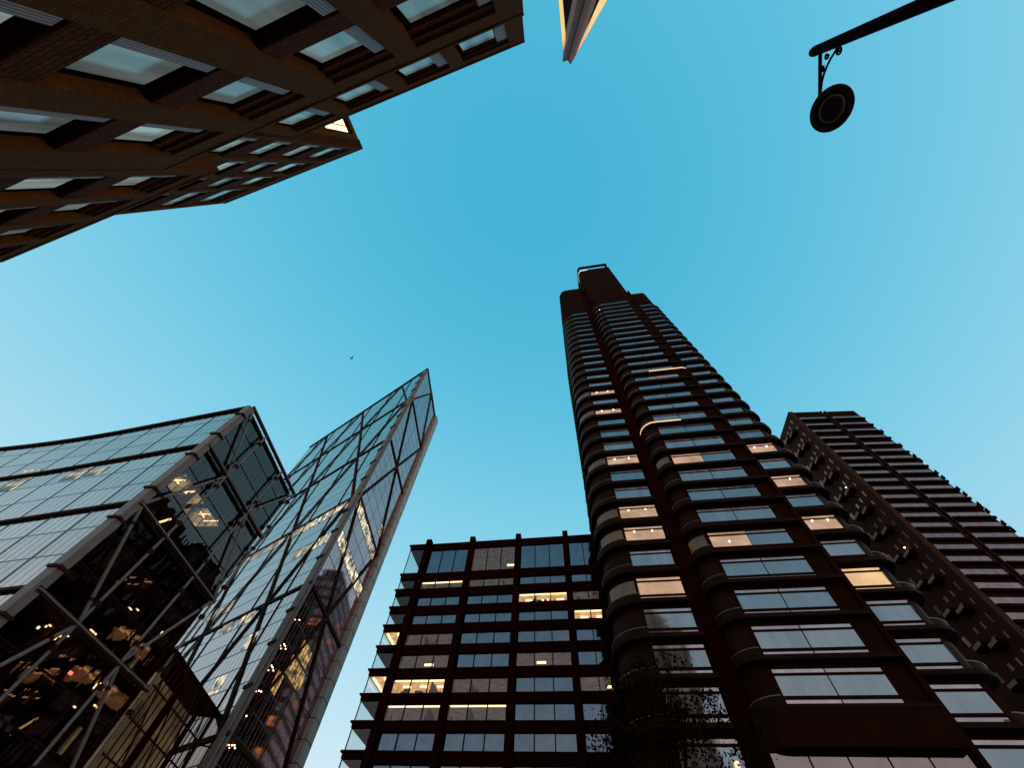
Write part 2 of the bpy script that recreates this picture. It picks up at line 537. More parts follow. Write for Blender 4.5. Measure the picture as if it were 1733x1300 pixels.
    def build(self, name, material, parent=None, smooth=False, weld=False):
        me = bpy.data.meshes.new(name)
        inv = parent.matrix_world.inverted() if parent is not None else Matrix()
        root = parent
        if parent is not None and parent.type == 'MESH':
            inv = Matrix(parent["frame"]).inverted() if False else PARENT_INV[parent.name]
        me.from_pydata([tuple(inv @ v) for v in self.v], [], self.q)
        ul = me.uv_layers.new(name="UVMap")
        for i, t in enumerate(self.uv):
            ul.data[i].uv = t
        me.materials.append(material)
        if weld or smooth:
            import bmesh
            bm = bmesh.new()
            bm.from_mesh(me)
            bmesh.ops.remove_doubles(bm, verts=bm.verts, dist=0.0005)
            bmesh.ops.recalc_face_normals(bm, faces=bm.faces)
            bm.to_mesh(me)
            bm.free()
        if smooth:
            for p in me.polygons:
                p.use_smooth = True
            try:
                me.set_sharp_from_angle(angle=R(40))
            except Exception:
                pass
        o = bpy.data.objects.new(name, me)
        COL.objects.link(o)
        if parent is not None:
            o.parent = parent
            PARENT_INV[o.name] = inv
        else:
            PARENT_INV[o.name] = Matrix()
        return o


PARENT_INV = {}


def tag(o, label=None, cat=None, group=None, kind=None):
    if label: o["label"] = label
    if cat: o["category"] = cat
    if group: o["group"] = group
    if kind: o["kind"] = kind
    return o


def thing(name, fr, u, d, label, cat, group=None, z=None):
    o = bpy.data.objects.new(name, None)
    COL.objects.link(o)
    p = fr.w(u, d, fr.zb if z is None else z)
    mw = Matrix.Translation(p) @ Matrix.Rotation(-R(fr.n), 4, 'Z')
    o.location = p
    o.rotation_euler = (0, 0, -R(fr.n))
    o.empty_display_size = 0.5
    PARENT_INV[o.name] = mw.inverted()
    o.matrix_world = mw
    return tag(o, label, cat, group)


def arc(cx, cy, r, a0, a1, n=8):
    return [(cx + r * math.cos(R(a0 + (a1 - a0) * k / n)), cy + r * math.sin(R(a0 + (a1 - a0) * k / n))) for k in range(n + 1)]


FLAT = Fr(0)

# ---------------------------------------------------------------- ground
g = MB(FLAT)
g.face([(-1500, -1500, 0), (1500, -1500, 0), (1500, 1500, 0), (-1500, 1500, 0)])
tag(g.build('ground', M['paving']), kind='structure')
FG = Fr(14.8)
g = MB(FG)
g.box(-200, 200, 6.0, 15.0, 0.001, 0.004, 'o')
tag(g.build('road', M['asphalt']), kind='structure')


# ---------------------------------------------------------------- dark residential tower (tallest)
def build_tall_tower():
    f = FG
    DM, DW, P0 = 37.0, 38.7, 0.72
    t = thing('residential_tower', f, 17.5, DM, 'tallest dark bronze tower with rounded stacked balconies and a taller blank slab at its top', 'tower')
    # --- cores / walls
    b = MB(f)
    midpoly = [(23.35, 52), (13.9, 52)] + [(11.75, 52)] + arc(13.6, 38.85, 1.85, 180, 270, 8) + [(23.35, 37)]
    b.prism(midpoly, 13.3, 117.0)
    b.build('wall', M['dark2'], t, weld=True)
    slabpoly = [(23.33, 52), (11.66, 52)] + arc(12.95, 38.24, 1.27, 180, 270, 6) + arc(22.9, 37.42, 0.45, 270, 360, 5)
    b = MB(f).prism(slabpoly, 117.0, 155.9)
    b.build('crown', M['dark2'], t, weld=True)
    b = MB(f)
    for u, d in ((12.3, 38.0), (12.3, 51), (22.9, 51)):
        b.box(u - .15, u + .15, d, d + .3, 155.9, 160.9)
    ring = [(min(max(x, 12.25), 22.7), min(d + .75, 51.3)) for x, d in slabpoly]
    for k in range(len(slabpoly)):
        k2 = (k + 1) % len(slabpoly)
        a, c, a2, c2 = slabpoly[k], slabpoly[k2], ring[k], ring[k2]
        for q in ([(*a, 160.9), (*c, 160.9), (*c, 162.2), (*a, 162.2)], [(*c2, 160.9), (*a2, 160.9), (*a2, 162.2), (*c2, 162.2)],
                  [(*a2, 160.9), (*c2, 160.9), (*c, 160.9), (*a, 160.9)], [(*a, 162.2), (*c, 162.2), (*c2, 162.2), (*a2, 162.2)]):
            b.face(q)
    b.build('roof_ring', M['dark'], t)
    b = MB(f)
    pth = [(11.62, 41.5)] + arc(12.95, 38.24, 1.33, 180, 270, 6) + [(15.0, 36.9)]
    b.strip([(x, y) for x, y in pth], 155.0, 155.8)
    b.build('led_strip', M['ledw'], t)
    # left wing and right wing walls
    lw = [(11.75, 60), (2.45, 60)] + arc(5.45, DW + 3.0, 3.0, 180, 270, 8) + [(11.75, DW)]
    MB(f).prism(lw, 0, 112.0).build('wall', M['dark2'], t, weld=True)
    rw = [(29.7, 60), (23.5, 60), (23.5, DW)] + arc(28.1, DW + 1.6, 1.6, 270, 360, 6)
    MB(f).prism(rw, 0, 112.0).build('wall', M['dark2'], t, weld=True)
    # parapets
    lo = [(11.75, 60), (2.95, 60)] + arc(5.45, DW + 2.45, 2.5, 180, 270, 8) + [(11.75, DW - .05)]
    MB(f).prism(lo, 112.0, 137.5).build('parapet', M['dark2'], t, weld=True)
    ro = [(29.5, 60), (23.5, 60), (23.5, DW - .05)] + arc(28.0, DW + 1.5, 1.5, 270, 360, 6)
    MB(f).prism(ro, 112.0, 123.1).build('parapet', M['dark2'], t, weld=True)
    # vertical piers between the wings
    b = MB(f)
    b.box(10.05, 11.72, DW - .25, DW + .2, 0, 137.0)
    b.build('pier', M['dark'], t)
    MB(f).box(23.36, 23.78, 36.75, DW, 0, 121.0).build('pier', M['dark2'], t)
    # --- floors
    def outlines(P):
        mo = [(23.3, 37.0), (23.3, DM - P)] + list(reversed(arc(13.4, DM - P + 2.0, 2.0, 180, 270, 8))) + [(11.4, 40.5), (11.9, 40.5), (11.9, 38.6), (13.6, 37.0)]
        lo = [(10.02, DW), (10.02, DW - P)] + list(reversed(arc(5.4, DW - P + 2.4 + 1.5 * P, 2.4 + 1.5 * P, 180, 270, 9))) + [(3.0 - 1.5 * P, 55), (2.5, 55), (2.5, DW + 2.9), (5.4, DW + .02)]
        ro = [(28.4 + 1.35 + 1.05 * P, 55), (28.4 + 1.35 + 1.05 * P, DW - P + 1.35 + 1.05 * P)] + list(reversed(arc(28.4, DW - P + 1.35 + 1.05 * P, 1.35 + 1.05 * P, 270, 360, 7))) + [(23.8, DW - P), (23.8, DW), (28.0, DW + .02), (29.65, 40.4), (29.65, 55)]
        return mo, lo, ro

    lit_left = {65.0: 's2', 58.9: 's2', 46.1: 's2', 36.4: 's2', 33.4: 's2', 26.9: 'd'}
    lit_right = {46.1: 's2', 39.7: 's1', 33.4: 's2', 27.1: 'o'}
    lit_mid = {43.8: 'half', 30.9: 'halfs'}
    upper_w, upper_b = MB(f), MB(f)
    CLERE = {}

    def finish(b, mt):
        w = b.build('window', mt, t)
        for d, quads in CLERE.get(id(b), []):
            for a, e, z0, z1 in quads:
                c = MB(f)
                c.face([(a, d, z0), (e, d, z0), (e, d, z1), (a, d, z1)])
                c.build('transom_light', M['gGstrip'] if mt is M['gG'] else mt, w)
        CLERE.pop(id(b), None)
        return w
    any_upper = False

    def room(kind, u0, u1, d, z, ow):
        """the recessed ceiling spots seen through a lit window"""
        n = {'s2': (0.25, 0.72), 's1': (0.6,), 'halfs': (0.5,), 'd': (), 'o': (), 'half': ()}[kind]
        for q in n:
            sp = MB(f)
            c = (u0 + (u1 - u0) * q, d - .03, z - .12 if kind != 'halfs' else z - .7)
            sp.lathe(c, [(0, -.09), (0.065, -.065), (0.09, 0), (0.065, .065), (0, .09)], 12)
            sp.build('ceiling_lamp', M['spot'], ow)

    def window(u0, u1, d, ztop, full, kind=None, mull=None, target=None):
        """one storey's window between dark transoms: strip light, main pane, lower strip"""
        # d = plane of the glass; the opening sits in a dark frame 0.12 proud
        b = target or MB(f)
        z = ztop
        cl = []
        CLERE[id(b)] = CLERE.get(id(b), []) + [(d, cl)]
        j = lambda: random.uniform(-.012, .012)
        def pane(a, c, z0, z1):
            b.face([(a, d + j(), z0), (c, d + j(), z0), (c, d + j(), z1), (a, d + j(), z1)])
        if full:
            segs = [(u0, u1)] if mull is None else [(u0, mull - .05), (mull + .05, u1)]
            for a, c in segs:
                hh = 1.27 if z < 42 else max(.34, 1.27 - (z - 42) * .0155)
                pane(a, c, z - hh, z)
                if z < 56: cl.append((a, c, z + .22, z + .46))
                if z < 42: cl.append((a, c, z - 1.95, z - 1.54))
        else:
            pane(u0, u1, z - 2.25, z + .1)
        return b

    for i in range(-3, 37):
        zm = 24.24 + 3.245 * i
        zw = 23.78 + 3.24 * i
        P = max(.22, P0 - max(0, zm - 38) * .0078)
        mo, lo, ro = outlines(P)
        low = i < 31
        for which in ('left', 'mid', 'right'):
            if which == 'mid':
                u0, u1, d, z, mo_, pmat = 13.78, 21.5, DM - .03, zm, mo, None
                mull = 17.55
                lit = [k for zz, k in lit_mid.items() if abs(zz - zm + .0) < 1.7 and zz <= zm + 0.6 and zz > zm - 2.7]
                if zm < 17: continue
            elif which == 'left':
                u0, u1, d, z, mo_ = 5.47, 9.80, DW - .03, zw, lo
                mull = None
                zz37 = 1.6 + (zw - 1.6)
                lit = [k for zz, k in lit_left.items() if zz <= zw + 0.75 and zz > zw - 2.4]
            else:
                u0, u1, d, z, mo_ = 25.0, 28.35, DW - .03, zw, ro
                u0 = 24.95
                mull = None
                lit = [k for zz, k in lit_right.items() if zz <= zw + 0.75 and zz > zw - 2.4]
            if z > 113: continue
            if low:
                w = window(u0, u1, d, z, True, None, mull)
                if lit:
                    kind = lit[0]
                    if kind in ('half', 'halfs'):
                        w = window(u0, mull, d, z, True)
                        w2 = window(mull + .08, u1, d, z, True)
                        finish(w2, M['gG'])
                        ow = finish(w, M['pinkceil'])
                        room(kind, u0, mull - .2, d, z, ow)
                    else:
                        ow = finish(w, M['orangeceil' if kind == 'o' else 'pinkceil'])
                        room(kind, u0, u1, d, z, ow)
                else:
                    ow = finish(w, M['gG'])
            else:
                window(u0, u1, d, z, True, None, mull, upper_w)
                any_upper = True
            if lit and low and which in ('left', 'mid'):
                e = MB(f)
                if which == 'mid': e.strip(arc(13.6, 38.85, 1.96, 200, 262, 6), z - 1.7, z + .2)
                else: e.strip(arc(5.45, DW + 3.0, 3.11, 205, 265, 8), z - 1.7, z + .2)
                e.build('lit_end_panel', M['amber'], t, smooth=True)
            # balcony: edge slab with two mouldings
            zt = z - 2.02
            tgt = MB(f) if low else upper_b
            tgt.prism(mo_, zt - .34, zt - .06)
            tgt.prism([(x + (.0 if x > 20 and which == 'mid' else 0), y) for x, y in mo_], zt - .055, zt)
            if low:
                bo = tgt.build('balcony', M['band'], t)
                r = MB(f)
                if which == 'mid':
                    pth = list(reversed(arc(13.4, DM - P + 2.0, 1.92, 180, 270, 8)))
                elif which == 'left':
                    pth = list(reversed(arc(5.4, DW - P + 2.4 + 1.5 * P, 2.32 + 1.5 * P, 180, 270, 9)))
                else:
                    pth = list(reversed(arc(28.4, DW - P + 1.35 + 1.05 * P, 1.27 + 1.05 * P, 270, 360, 7)))
                # curved bronze glass guard with a polished rail on the rounded end
                gm = MB(f)
                gm.strip(pth, zt, zt + .5)
                gm.build('guard', M['bronze'], bo, smooth=True)
                r.tube([(p[0], p[1], zt + .54) for p in pth], .05, 6)
                r.build('rail', M['rail'], bo, smooth=True)
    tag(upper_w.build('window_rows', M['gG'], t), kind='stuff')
    tag(upper_b.build('balcony_rows', M['band'], t), kind='stuff')
    # bronze curved wall panels on the rounded ends
    b = MB(f)
    for i in range(-1, 27):
        z = 24.24 + 3.245 * i
        if z > 14: b.strip(arc(13.6, 38.85, 1.9, 185, 262, 6), z - 1.9, z + .3)
    b.build('curved_panels', M['bronze'], t, smooth=True)
    b = MB(f)
    for i in range(-1, 27):
        z = 23.78 + 3.24 * i
        b.strip(arc(5.45, DW + 3.0, 3.05, 182, 265, 8), z - 1.9, z + .3)
    b.build('curved_panels', M['bronze'], t, smooth=True)
    b = MB(f)
    for i in range(-1, 27):
        z = 23.78 + 3.24 * i
        b.strip(arc(28.1, DW + 1.6, 1.66, 275, 355, 6), z - 1.9, z + .3)
    b.build('curved_panels', M['bronze'], t, smooth=True)
    # led lines under three balcony edges
    P = P0
    pth = [(11.33, 39.2)] + arc(13.4, DM - P + 2.0, 2.06, 180, 270, 8) + [(17.3, DM - P - .06)]
    zl = 24.24 + 3.245 * 9 - 2.02 - .42
    MB(f).strip(pth, zl + .08, zl + .34).build('led_strip', M['led'], t)
    zl = 24.24 + 3.245 * 14 - 2.02 - .42
    MB(f).strip([(16.6, DM - P - .05), (22.6, DM - P - .05), (23.3, DM - P + .2)], zl + .05, zl + .4).build('led_strip', M['led'], t)
    zl = 24.24 + 3.245 * 26
    MB(f).lathe((12.9, DM - .5, zl - 2.4), [(0, 0), (.16, 0), (.16, .12)], 10).build('ceiling_lamp', M['ledw'], t)
    MB(f).tube([(9.2, DW - .3, 12.6), (9.2, DW - .3, 13.2)], [.10, .16], 10).build('wall_lamp', M['lamp'], t)
    # base: wide soffit and street level glass
    MB(f).prism([(23.3, 39), (23.3, DM - P), (13.0, DM - P)] + list(reversed(arc(13.0, DM - P + 1.9, 1.9, 180, 270, 6)))[1:] + [(11.1, 39)], 13.35, 15.5).build('canopy', M['dark2'], t, weld=True)
    for k in range(5):
        a = 11.2 + k * 2.4
        MB(f).box(a + .05, a + 2.33, DM + .1, DM + .2, 0.3, 13.25).build('window', M['gLow'], t)
    MB(f).box(11.1, 23.3, DM + .25, 52, 0, 13.3).build('wall', M['dark'], t)
    return t


build_tall_tower()


# ---------------------------------------------------------------- mid-rise office block
def build_office_block():
    s = 74.0 / 60.0
    f = Fr(14.8, s)
    D = 60.0
    t = thing('office_block', f, -15, D, 'mid-rise black framed office block with rows of three-pane windows and a glazed corner', 'office block')
    zb = f.zb
    cols = [-28.65, -19.95, -11.1, -2.35, 6.4]
    # back volume (opaque), set behind the rooms
    MB(f).box(-28.9, 14, D + 5.0, D + 30, zb, 50.2).build('wall', M['dark2'], t)
    # floor plates run to the glazed corner
    tops = [49.45, 43.15, 40.2, 37.2, 34.3, 31.3, 28.2, 25.2, 22.2, 19.15, 16.1, 13.1, 10.1]
    bots = [44.7, 41.75, 38.7, 35.75, 32.65, 29.5, 26.45, 23.4, 20.4, 17.3, 14.3, 11.3, 8.3]
    for k in range(len(tops)):
        z0 = tops[k] + .02
        z1 = 50.9 if k == 0 else bots[k - 1] - .02
        MB(f).box(-28.2, 14, D - .12, D + 4.9, z0, z1).build('spandrel', M['dark'], t)
        z0s, z1s = (z0 + .45, z1 - .2) if k else (z0 + .55, z1 - .3)
        e = MB(f).box(-32.3, -28.25, D - .15, D + 9.0, z0s, z1s)
        e.box(-32.55, -28.25, D - .38, D + 9.0, z1s, z1s + .2)
        e.build('floor_edge', M['dark'], t)
    for c in cols:
        MB(f).box(c - .48, c + .48, D - .75, D + .4, zb, 51.55).build('pier', M['dark'], t)
    MB(f).box(-29.1, -28.5, D + 0.5, D + 30, zb, 50).build('wall', M['dark2'], t)
    # windows
    spans = [(-28.15, -20.45), (-19.45, -11.6), (-10.6, -2.85), (-1.85, 5.9)]
    lit = {(1, 0): 'strip', (0, 1): 'lamp3', (2, 2): 'full', (3, 3): 'full', (4, 0): 'dim', (5, 0): 'lamp2', (5, 2): 'lampp', (6, 0): 'full',
           (6, 1): 'dim', (7, 0): 'strip', (7, 1): 'strip', (2, 3): 'dim', (1, 1): 'dim', (6, 3): 'lamp1'}
    for r in range(11):
        for c in range(4):
            u0, u1 = spans[c]
            z0, z1 = bots[r], tops[r]
            n = 3
            kind = lit.get((r, c))
            b = MB(f)
            fr = MB(f)
            divs = [u0 + (u1 - u0) * k / 3 for k in range(4)] if c < 3 else [u0, u0 + 2.45, u0 + 5.2, u1]
            for k in range(3):
                a, e = divs[k] + .07, divs[k + 1] - .07
                q = [random.uniform(-.02, .02) for _ in range(4)]
                b.face([(a, D + .12 + q[0], z0 + .06), (e, D + .12 + q[1], z0 + .06), (e, D + .12 + q[2], z1 - .06), (a, D + .12 + q[3], z1 - .06)])
                if k: fr.box(divs[k] - .07, divs[k] + .07, D + .02, D + .2, z0, z1)
            fr.box(u0, u1, D + .02, D + .2, z0, z0 + .07)
            fr.box(u0, u1, D + .02, D + .2, z1 - .07, z1)
            w = b.build('window', M['thinlit'] if kind else M['gF'], t)
            fr.build('mullion', M['mull'], w)
            if kind:
                rm = MB(f)
                dd = 3.6
                rm.face([(u0, D + dd, z0), (u1, D + dd, z0), (u1, D + dd, z1), (u0, D + dd, z1)])
                rm.face([(u0, D + .25, z1 - .01), (u1, D + .25, z1 - .01), (u1, D + dd, z1 - .01), (u0, D + dd, z1 - .01)])
                rm.face([(u0, D + .25, z0), (u0, D + dd, z0), (u0, D + dd, z1), (u0, D + .25, z1)])
                rm.face([(u1, D + .25, z0), (u1, D + dd, z0), (u1, D + dd, z1), (u1, D + .25, z1)])
                ro = rm.build('lit_room', M['roomfull'] if kind == 'full' else M['roomdim'], t)
                if kind in ('full', 'strip'):
                    MB(f).box(u0 + .1, u1 - .1, D + .28, D + .5, z1 - .16, z1 - .05).build('ceiling_lamp', M['lamp'], ro)
                if kind == 'full':
                    for k in range(3):
                        a = divs[k] + .8
                        MB(f).box(a, a + 1.2, D + 1.7, D + 2.0, z1 - .30, z1 - .12).build('ceiling_lamp', M['lamp'], ro)
                        MB(f).box(a + .2, a + 1.0, D + .9, D + 1.3, z0 + .05, z0 + .55).build('desk_screen', M['inner'], ro)
                if kind in ('full', 'strip', 'dim'):
                    q = MB(f)
                    for k in range(5):
                        a = random.uniform(u0 + .2, u1 - 1.2)
                        dd2 = random.uniform(.5, 2.6)
                        q.box(a, a + random.uniform(.25, 1.0), D + dd2, D + dd2 + .1, z0 + .02, z0 + random.uniform(.35, .95))
                    a = random.uniform(u0 + 1.5, u1 - 1.5)
                    q.box(a, a + .12, D + .6, D + 3.5, z0, z1 - .02)
                    q.build('furniture', M['roomdark'], ro)
                if kind == 'full':
                    MB(f).box(u0 + .1, u1 - .1, D + .26, D + .40, z0 + .02, z0 + .16).build('sill_shelf', M['roomdark'], ro)
                if kind.startswith('lamp'):
                    k = {'3': 2, '2': 1, '1': 1, 'p': 1}[kind[-1]]
                    a = divs[k] + (1.0 if kind != 'lampp' else .2)
                    zl = z0 + .35 * (z1 - z0) if r == 0 else z0 + .55 * (z1 - z0)
                    MB(f).tube([(a, D + 1.2, zl), (a + 1.3, D + 1.2, zl)], .16, 8).build('ceiling_lamp', M['lamp'], ro)
    # glazed corner bays: clear glass front and side, dark soffits, two of them lit
    for r in range(11):
        z0 = bots[r] - (.05 if r else 0)
        z1 = tops[r] + (.45 if r else .5)
        b = MB(f)
        b.face([(-32.2, D + .1, z0), (-29.2, D + .1, z0), (-29.2, D + .1, z1), (-32.2, D + .1, z1)])
        b.face([(-32.2, D + 8.5, z0), (-32.2, D + .1, z0), (-32.2, D + .1, z1), (-32.2, D + 8.5, z1)])
        w = b.build('corner_window', M['corner'], t)
        fr = MB(f)
        fr.box(-32.27, -32.15, D + .03, D + .15, z0, z1)
        fr.build('mullion', M['mull'], w)
        rm = MB(f)
        rm.face([(-29.15, D + .2, z0), (-29.15, D + 9, z0), (-29.15, D + 9, z1), (-29.15, D + .2, z1)])
        rm.face([(-31.9, D + 8.9, z0), (-29.15, D + 8.9, z0), (-29.15, D + 8.9, z1), (-31.9, D + 8.9, z1)])
        if r in (4, 6):
            rm.face([(-32.1, D + .2, z1 - .03), (-29.2, D + .2, z1 - .03), (-29.2, D + 8.5, z1 - .03), (-32.1, D + 8.5, z1 - .03)])
            ro = rm.build('lit_room', M['roomfull'], t)
            MB(f).box(-30.0, -29.6, D + .3, D + 7, z1 - .22, z1 - .1).build('ceiling_lamp', M['lamp'], ro)
            MB(f).box(-31.7, -31.45, D + .3, D + 7, z1 - .22, z1 - .1).build('ceiling_lamp', M['lamp'], ro)
        else:
            rm.build('inner_wall', M['gF'] if r in (1, 2, 3, 5) else M['inner'], t)
    return t, f, D, bots


OB, FO, DO, OBOTS = build_office_block()


# ---------------------------------------------------------------- residential block with stacked side balconies (right)
def build_right_block():
    s = 80.0 / 52.0
    f = Fr(10.2, s)
    D = 52.0
    zb = f.zb
    t = thing('apartment_block', f, 61, D, 'dark apartment block at the right with grey window bands and balconies down its narrow side', 'apartment block')
    b = MB(f)
    b.box(53.94, 60.75, D + .12, D + 15, zb, 77.4)
    b.box(61.45, 67.6, D + .12, D + 15, zb, 77.3)
    b.box(60.7, 61.5, D + .9, D + 15, zb, 76.2)
    b.build('wall', M['dark2'], t)
    MB(f).box(53.93, 54.8, D - .1, D + .3, zb, 77.4).build('pier', M['conc'], t)
    e = MB(f)
    for u in (60.55, 61.35):
        e.box(u, u + .22, D - .12, D + .3, zb, 77.3)
    e.build('pier', M['steel'], t)
    sc = MB(f)
    sc.box(53.9, 53.97, D + .06, D + 14.9, zb, 77.35)
    sc.build('side_wall', M['conc'], t)
    # window bands
    ztop = [75.2, 72.85, 70.6, 68.3, 66.1, 64.0, 61.95, 59.97, 58.05, 56.1, 54.15, 52.2, 50.25, 48.3, 46.35, 44.4, 42.45, 40.5, 38.5, 36.55, 34.55, 32.6, 30.6, 28.6, 26.6]
    for z in ztop:
        for u0, u1 in ((55.0, 60.55), (61.6, 67.45)):
            w = MB(f)
            n = 4
            for k in range(n):
                a, c = u0 + (u1 - u0) * k / n, u0 + (u1 - u0) * (k + 1) / n
                q = [random.uniform(-.015, .015) for _ in range(4)]
                w.face([(a + .02, D + .08 + q[0], z - .95), (c - .02, D + .08 + q[1], z - .95), (c - .02, D + .08 + q[2], z), (a + .02, D + .08 + q[3], z)])
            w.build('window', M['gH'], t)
        sl = MB(f)
        sl.box(54.85, 60.5, D - .28, D + .1, z - 1.35, z - .98)
        sl.box(61.62, 67.62, D - .28, D + .1, z - 1.35, z - .98)
        sl.build('sill_band', M['dark'], t)
    # small windows and box balconies on the narrow side, repeating every second storey
    z = 75.8
    k = 0
    while z > 27:
        step = 4.35 - .02 * k
        for (d0, d1, z0, z1) in ((53.1, 53.4, -1.1, 0), (54.65, 55.0, -1.0, -.2), (56.1, 56.6, -.8, -.1), (53.15, 53.4, -2.9, -2.2), (54.8, 55.5, -2.25, -1.85), (57.35, 57.8, -1.9, -1.3), (58.6, 59.2, -1.0, 0.1)):
            w = MB(f)
            w.face([(53.87, d1, z + z0), (53.87, d0, z + z0), (53.87, d0, z + z1), (53.87, d1, z + z1)])
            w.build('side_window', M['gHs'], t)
        for d0, z0 in ((54.0, -3.3), (56.2, -2.5)):
            bb = MB(f)
            bb.box(52.9, 53.9, d0, d0 + 1.6, z + z0, z + z0 + .16)
            bb.box(52.9, 52.95, d0, d0 + 1.6, z + z0 + .16, z + z0 + .75)
            bb.box(52.9, 53.9, d0, d0 + .05, z + z0 + .16, z + z0 + .75)
            ob = bb.build('balcony', M['dark'], t)
            rr = MB(f)
            rr.face([(52.88, d0 + 1.6, z + z0 + .35), (52.88, d0 - .02, z + z0 + .35), (52.88, d0 - .02, z + z0 + .75), (52.88, d0 + 1.6, z + z0 + .75)])
            rr.build('guard', M['greyrib'], ob)
        if k in (4, 7):
            MB(f).lathe((53.5, 54.8, z - 1.75), [(0, 0), (.1, 0), (.1, .1)], 10).build('wall_lamp', M['spot'], t)
        z -= step
        k += 1
    # curved balcony hooks on the far edge
    for z in (69.6, 65.0, 61.9, 60.5, 57.4, 56.1, 53.4, 52.2, 49.9, 48.6, 46.2, 44.9, 42.6, 41.4, 38.9, 37.6):
        b = MB(f)
        b.prism([(67.5, D + .3), (67.6, D - .15)] + arc(67.72, D + .25, .42, 280, 390, 5) + [(67.6, D + 2.5)], z - .25, z)
        b.strip(arc(67.72, D + .25, .44, 280, 390, 5), z, z + .62)
        b.build('balcony', M['dark'], t)
    MB(f).lathe((66.0, D - .3, 35.9), [(0, 0), (.12, 0), (.12, .1)], 10).build('wall_lamp', M['spot'], t)


build_right_block()


# ---------------------------------------------------------------- low glass slab building (left) with exposed frame
def build_glass_slab():
    fe = Fr(-80.1)          # end wall frame
    fl = Fr(19.0)           # long wall frame
    D, DL = 60.0, 28.3
    t = thing('glass_slab_building', fe, 50, D, 'low glass building at the left with curved long wall and tubular frame across its end', 'office building')
    ZB = [65.0, 52.8, 39.3, 26.1, 12.9, 0.0]

    def ld(u):
        return DL - .00116 * max(0.0, -95 - u) ** 2
    us = [-65.5 - 3.9 * k for k in range(31)]
    path = [(u, ld(u)) for u in us]
    # long curved wall, one glazed section per structural storey
    for a, b in zip(ZB, ZB[1:]):
        MB(fl).strip(list(reversed([(u, d) for u, d in path])), b + .05, a - .05).build('glass_wall', M['cw_slab'], t)
        o = MB(fl)
        for p, q in zip(path, path[1:]):
            o.bar((p[0], p[1] - .25, a), (q[0], q[1] - .25, a), .42 if a < 64 else .6, .4)
        o.build('floor_beam', M['steel'], t)
    # roof and hidden body
    bd = MB(fl)
    inner = [(u, d + .25) for u, d in path]
    back = [(u - 3.5, d + 22) for u, d in reversed(path)]
    bd.prism(inner + back, 64.2, 64.9)
    bd.build('roof', M['roof'], t)
    MB(fl).strip([(p[0] - 1.1, p[1] + 6) for p in path], 0, 64.2).build('core_wall', M['inner'], t)
    # end wall: clear glass with floors behind it
    uL, uM1, uM2, uR = 38.3, 45.4, 54.9, 62.1
    for zt, zb in zip(ZB, ZB[1:]):
        for a, c in ((uL, uM1), (uM1, uM2), (uM2, uR)):
            b = MB(fe)
            h = (zt - zb) / 3
            w = 1.2
            n = max(1, round((c - a) / w))
            for r in range(3):
                for k in range(n):
                    x0, x1 = a + (c - a) * k / n, a + (c - a) * (k + 1) / n
                    q = [random.uniform(-.012, .012) for _ in range(4)]
                    b.face([(x0 + .02, D + q[0], zb + r * h + .08), (x1 - .02, D + q[1], zb + r * h + .08), (x1 - .02, D + q[2], zb + (r + 1) * h - .08), (x0 + .02, D + q[3], zb + (r + 1) * h - .08)])
            w_ = b.build('end_window', M['endglass'], t)
            mm = MB(fe)
            for k in range(1, n):
                x = a + (c - a) * k / n
                mm.box(x - .025, x + .025, D + .02, D + .14, zb, zt)
            for r in range(1, 3):
                mm.box(a, c, D - .02, D + .2, zb + r * h - .1, zb + r * h + .1)
            mm.build('mullion', M['mull'], w_)
    for zt, zb in zip(ZB, ZB[1:]):
        for k in range(3):
            z = zt - k * (zt - zb) / 3
            MB(fe).prism([(uL + .3, D + .3), (uR - .15, D + .3), (uR - .15, D + 9), (uL + 1.9, D + 9)], z - .4, z).build('floor_slab', M['inner'], t)
    # partitions inside
    MB(fe).box(uL + 2.0, uR - .5, D + 9, D + 9.3, 0, 64).build('inner_wall', M['conc'], t)
    MB(fe).box(uR - .1, uR + .1, D + .2, D + 40, 0, 64.6).build('side_wall', M['conc'], t)
    # lit rooms: glowing ceilings, lamps and a pale meeting room
    def lamps(u, z, n=1, L=2.2, m='lamp', d=D + 1.5, w=.14):
        for k in range(n):
            MB(fe).box(u + k * 1.1, u + k * 1.1 + w, d, d + L, z - .14, z).build('ceiling_lamp', M[m], t)

    def ceil(u0, u1, z, m='pinkceil', d0=D + .4, d1=D + 5):
        MB(fe).box(u0, u1, d0, d1, z - .03, z - .01).build('lit_ceiling', M[m], t)
    zc = 47.84
    for u0, u1, m in ((40.6, 44.4, 'roomwarm'), (44.9, 47.4, 'roomwarm'), (48.6, 53.2, 'roomwarm')):
        ceil(u0, u1, zc, m, D + .8, D + 5.5)
        MB(fe).box(u0, u1, D + 5.5, D + 5.6, zc - 3.6, zc).build('inner_wall', M['roomwarm'], t)
    for (u, z, L, cross) in ((39.87, 45.64, 2.4, 1), (42.7, 45.83, 2.6, 1), (43.6, 46.7, 1.2, 0), (48.5, 46.18, 2.2, 1), (50.5, 46.5, 2.8, 0)):
        dd = (zc - z) / .83
        uu = u + .7 * dd
        MB(fe).box(uu, uu + .16, D + dd - L / 2, D + dd + L / 2, zc - .14, zc - .03).build('ceiling_lamp', M['lamp'], t)
        if cross:
            MB(fe).box(uu - .7, uu + .9, D + dd + .2, D + dd + .36, zc - .30, zc - .16).build('ceiling_lamp', M['lamp'], t)
    MB(fe).bar((43.4, D + .5, 39.95), (44.7, D + .5, 42.0), .30, .05).build('lit_screen', M['lamp'], t)
    MB(fe).box(46.2, 46.9, D + .5, D + .6, 39.75, 40.4).build('lit_screen', M['ledw'], t)
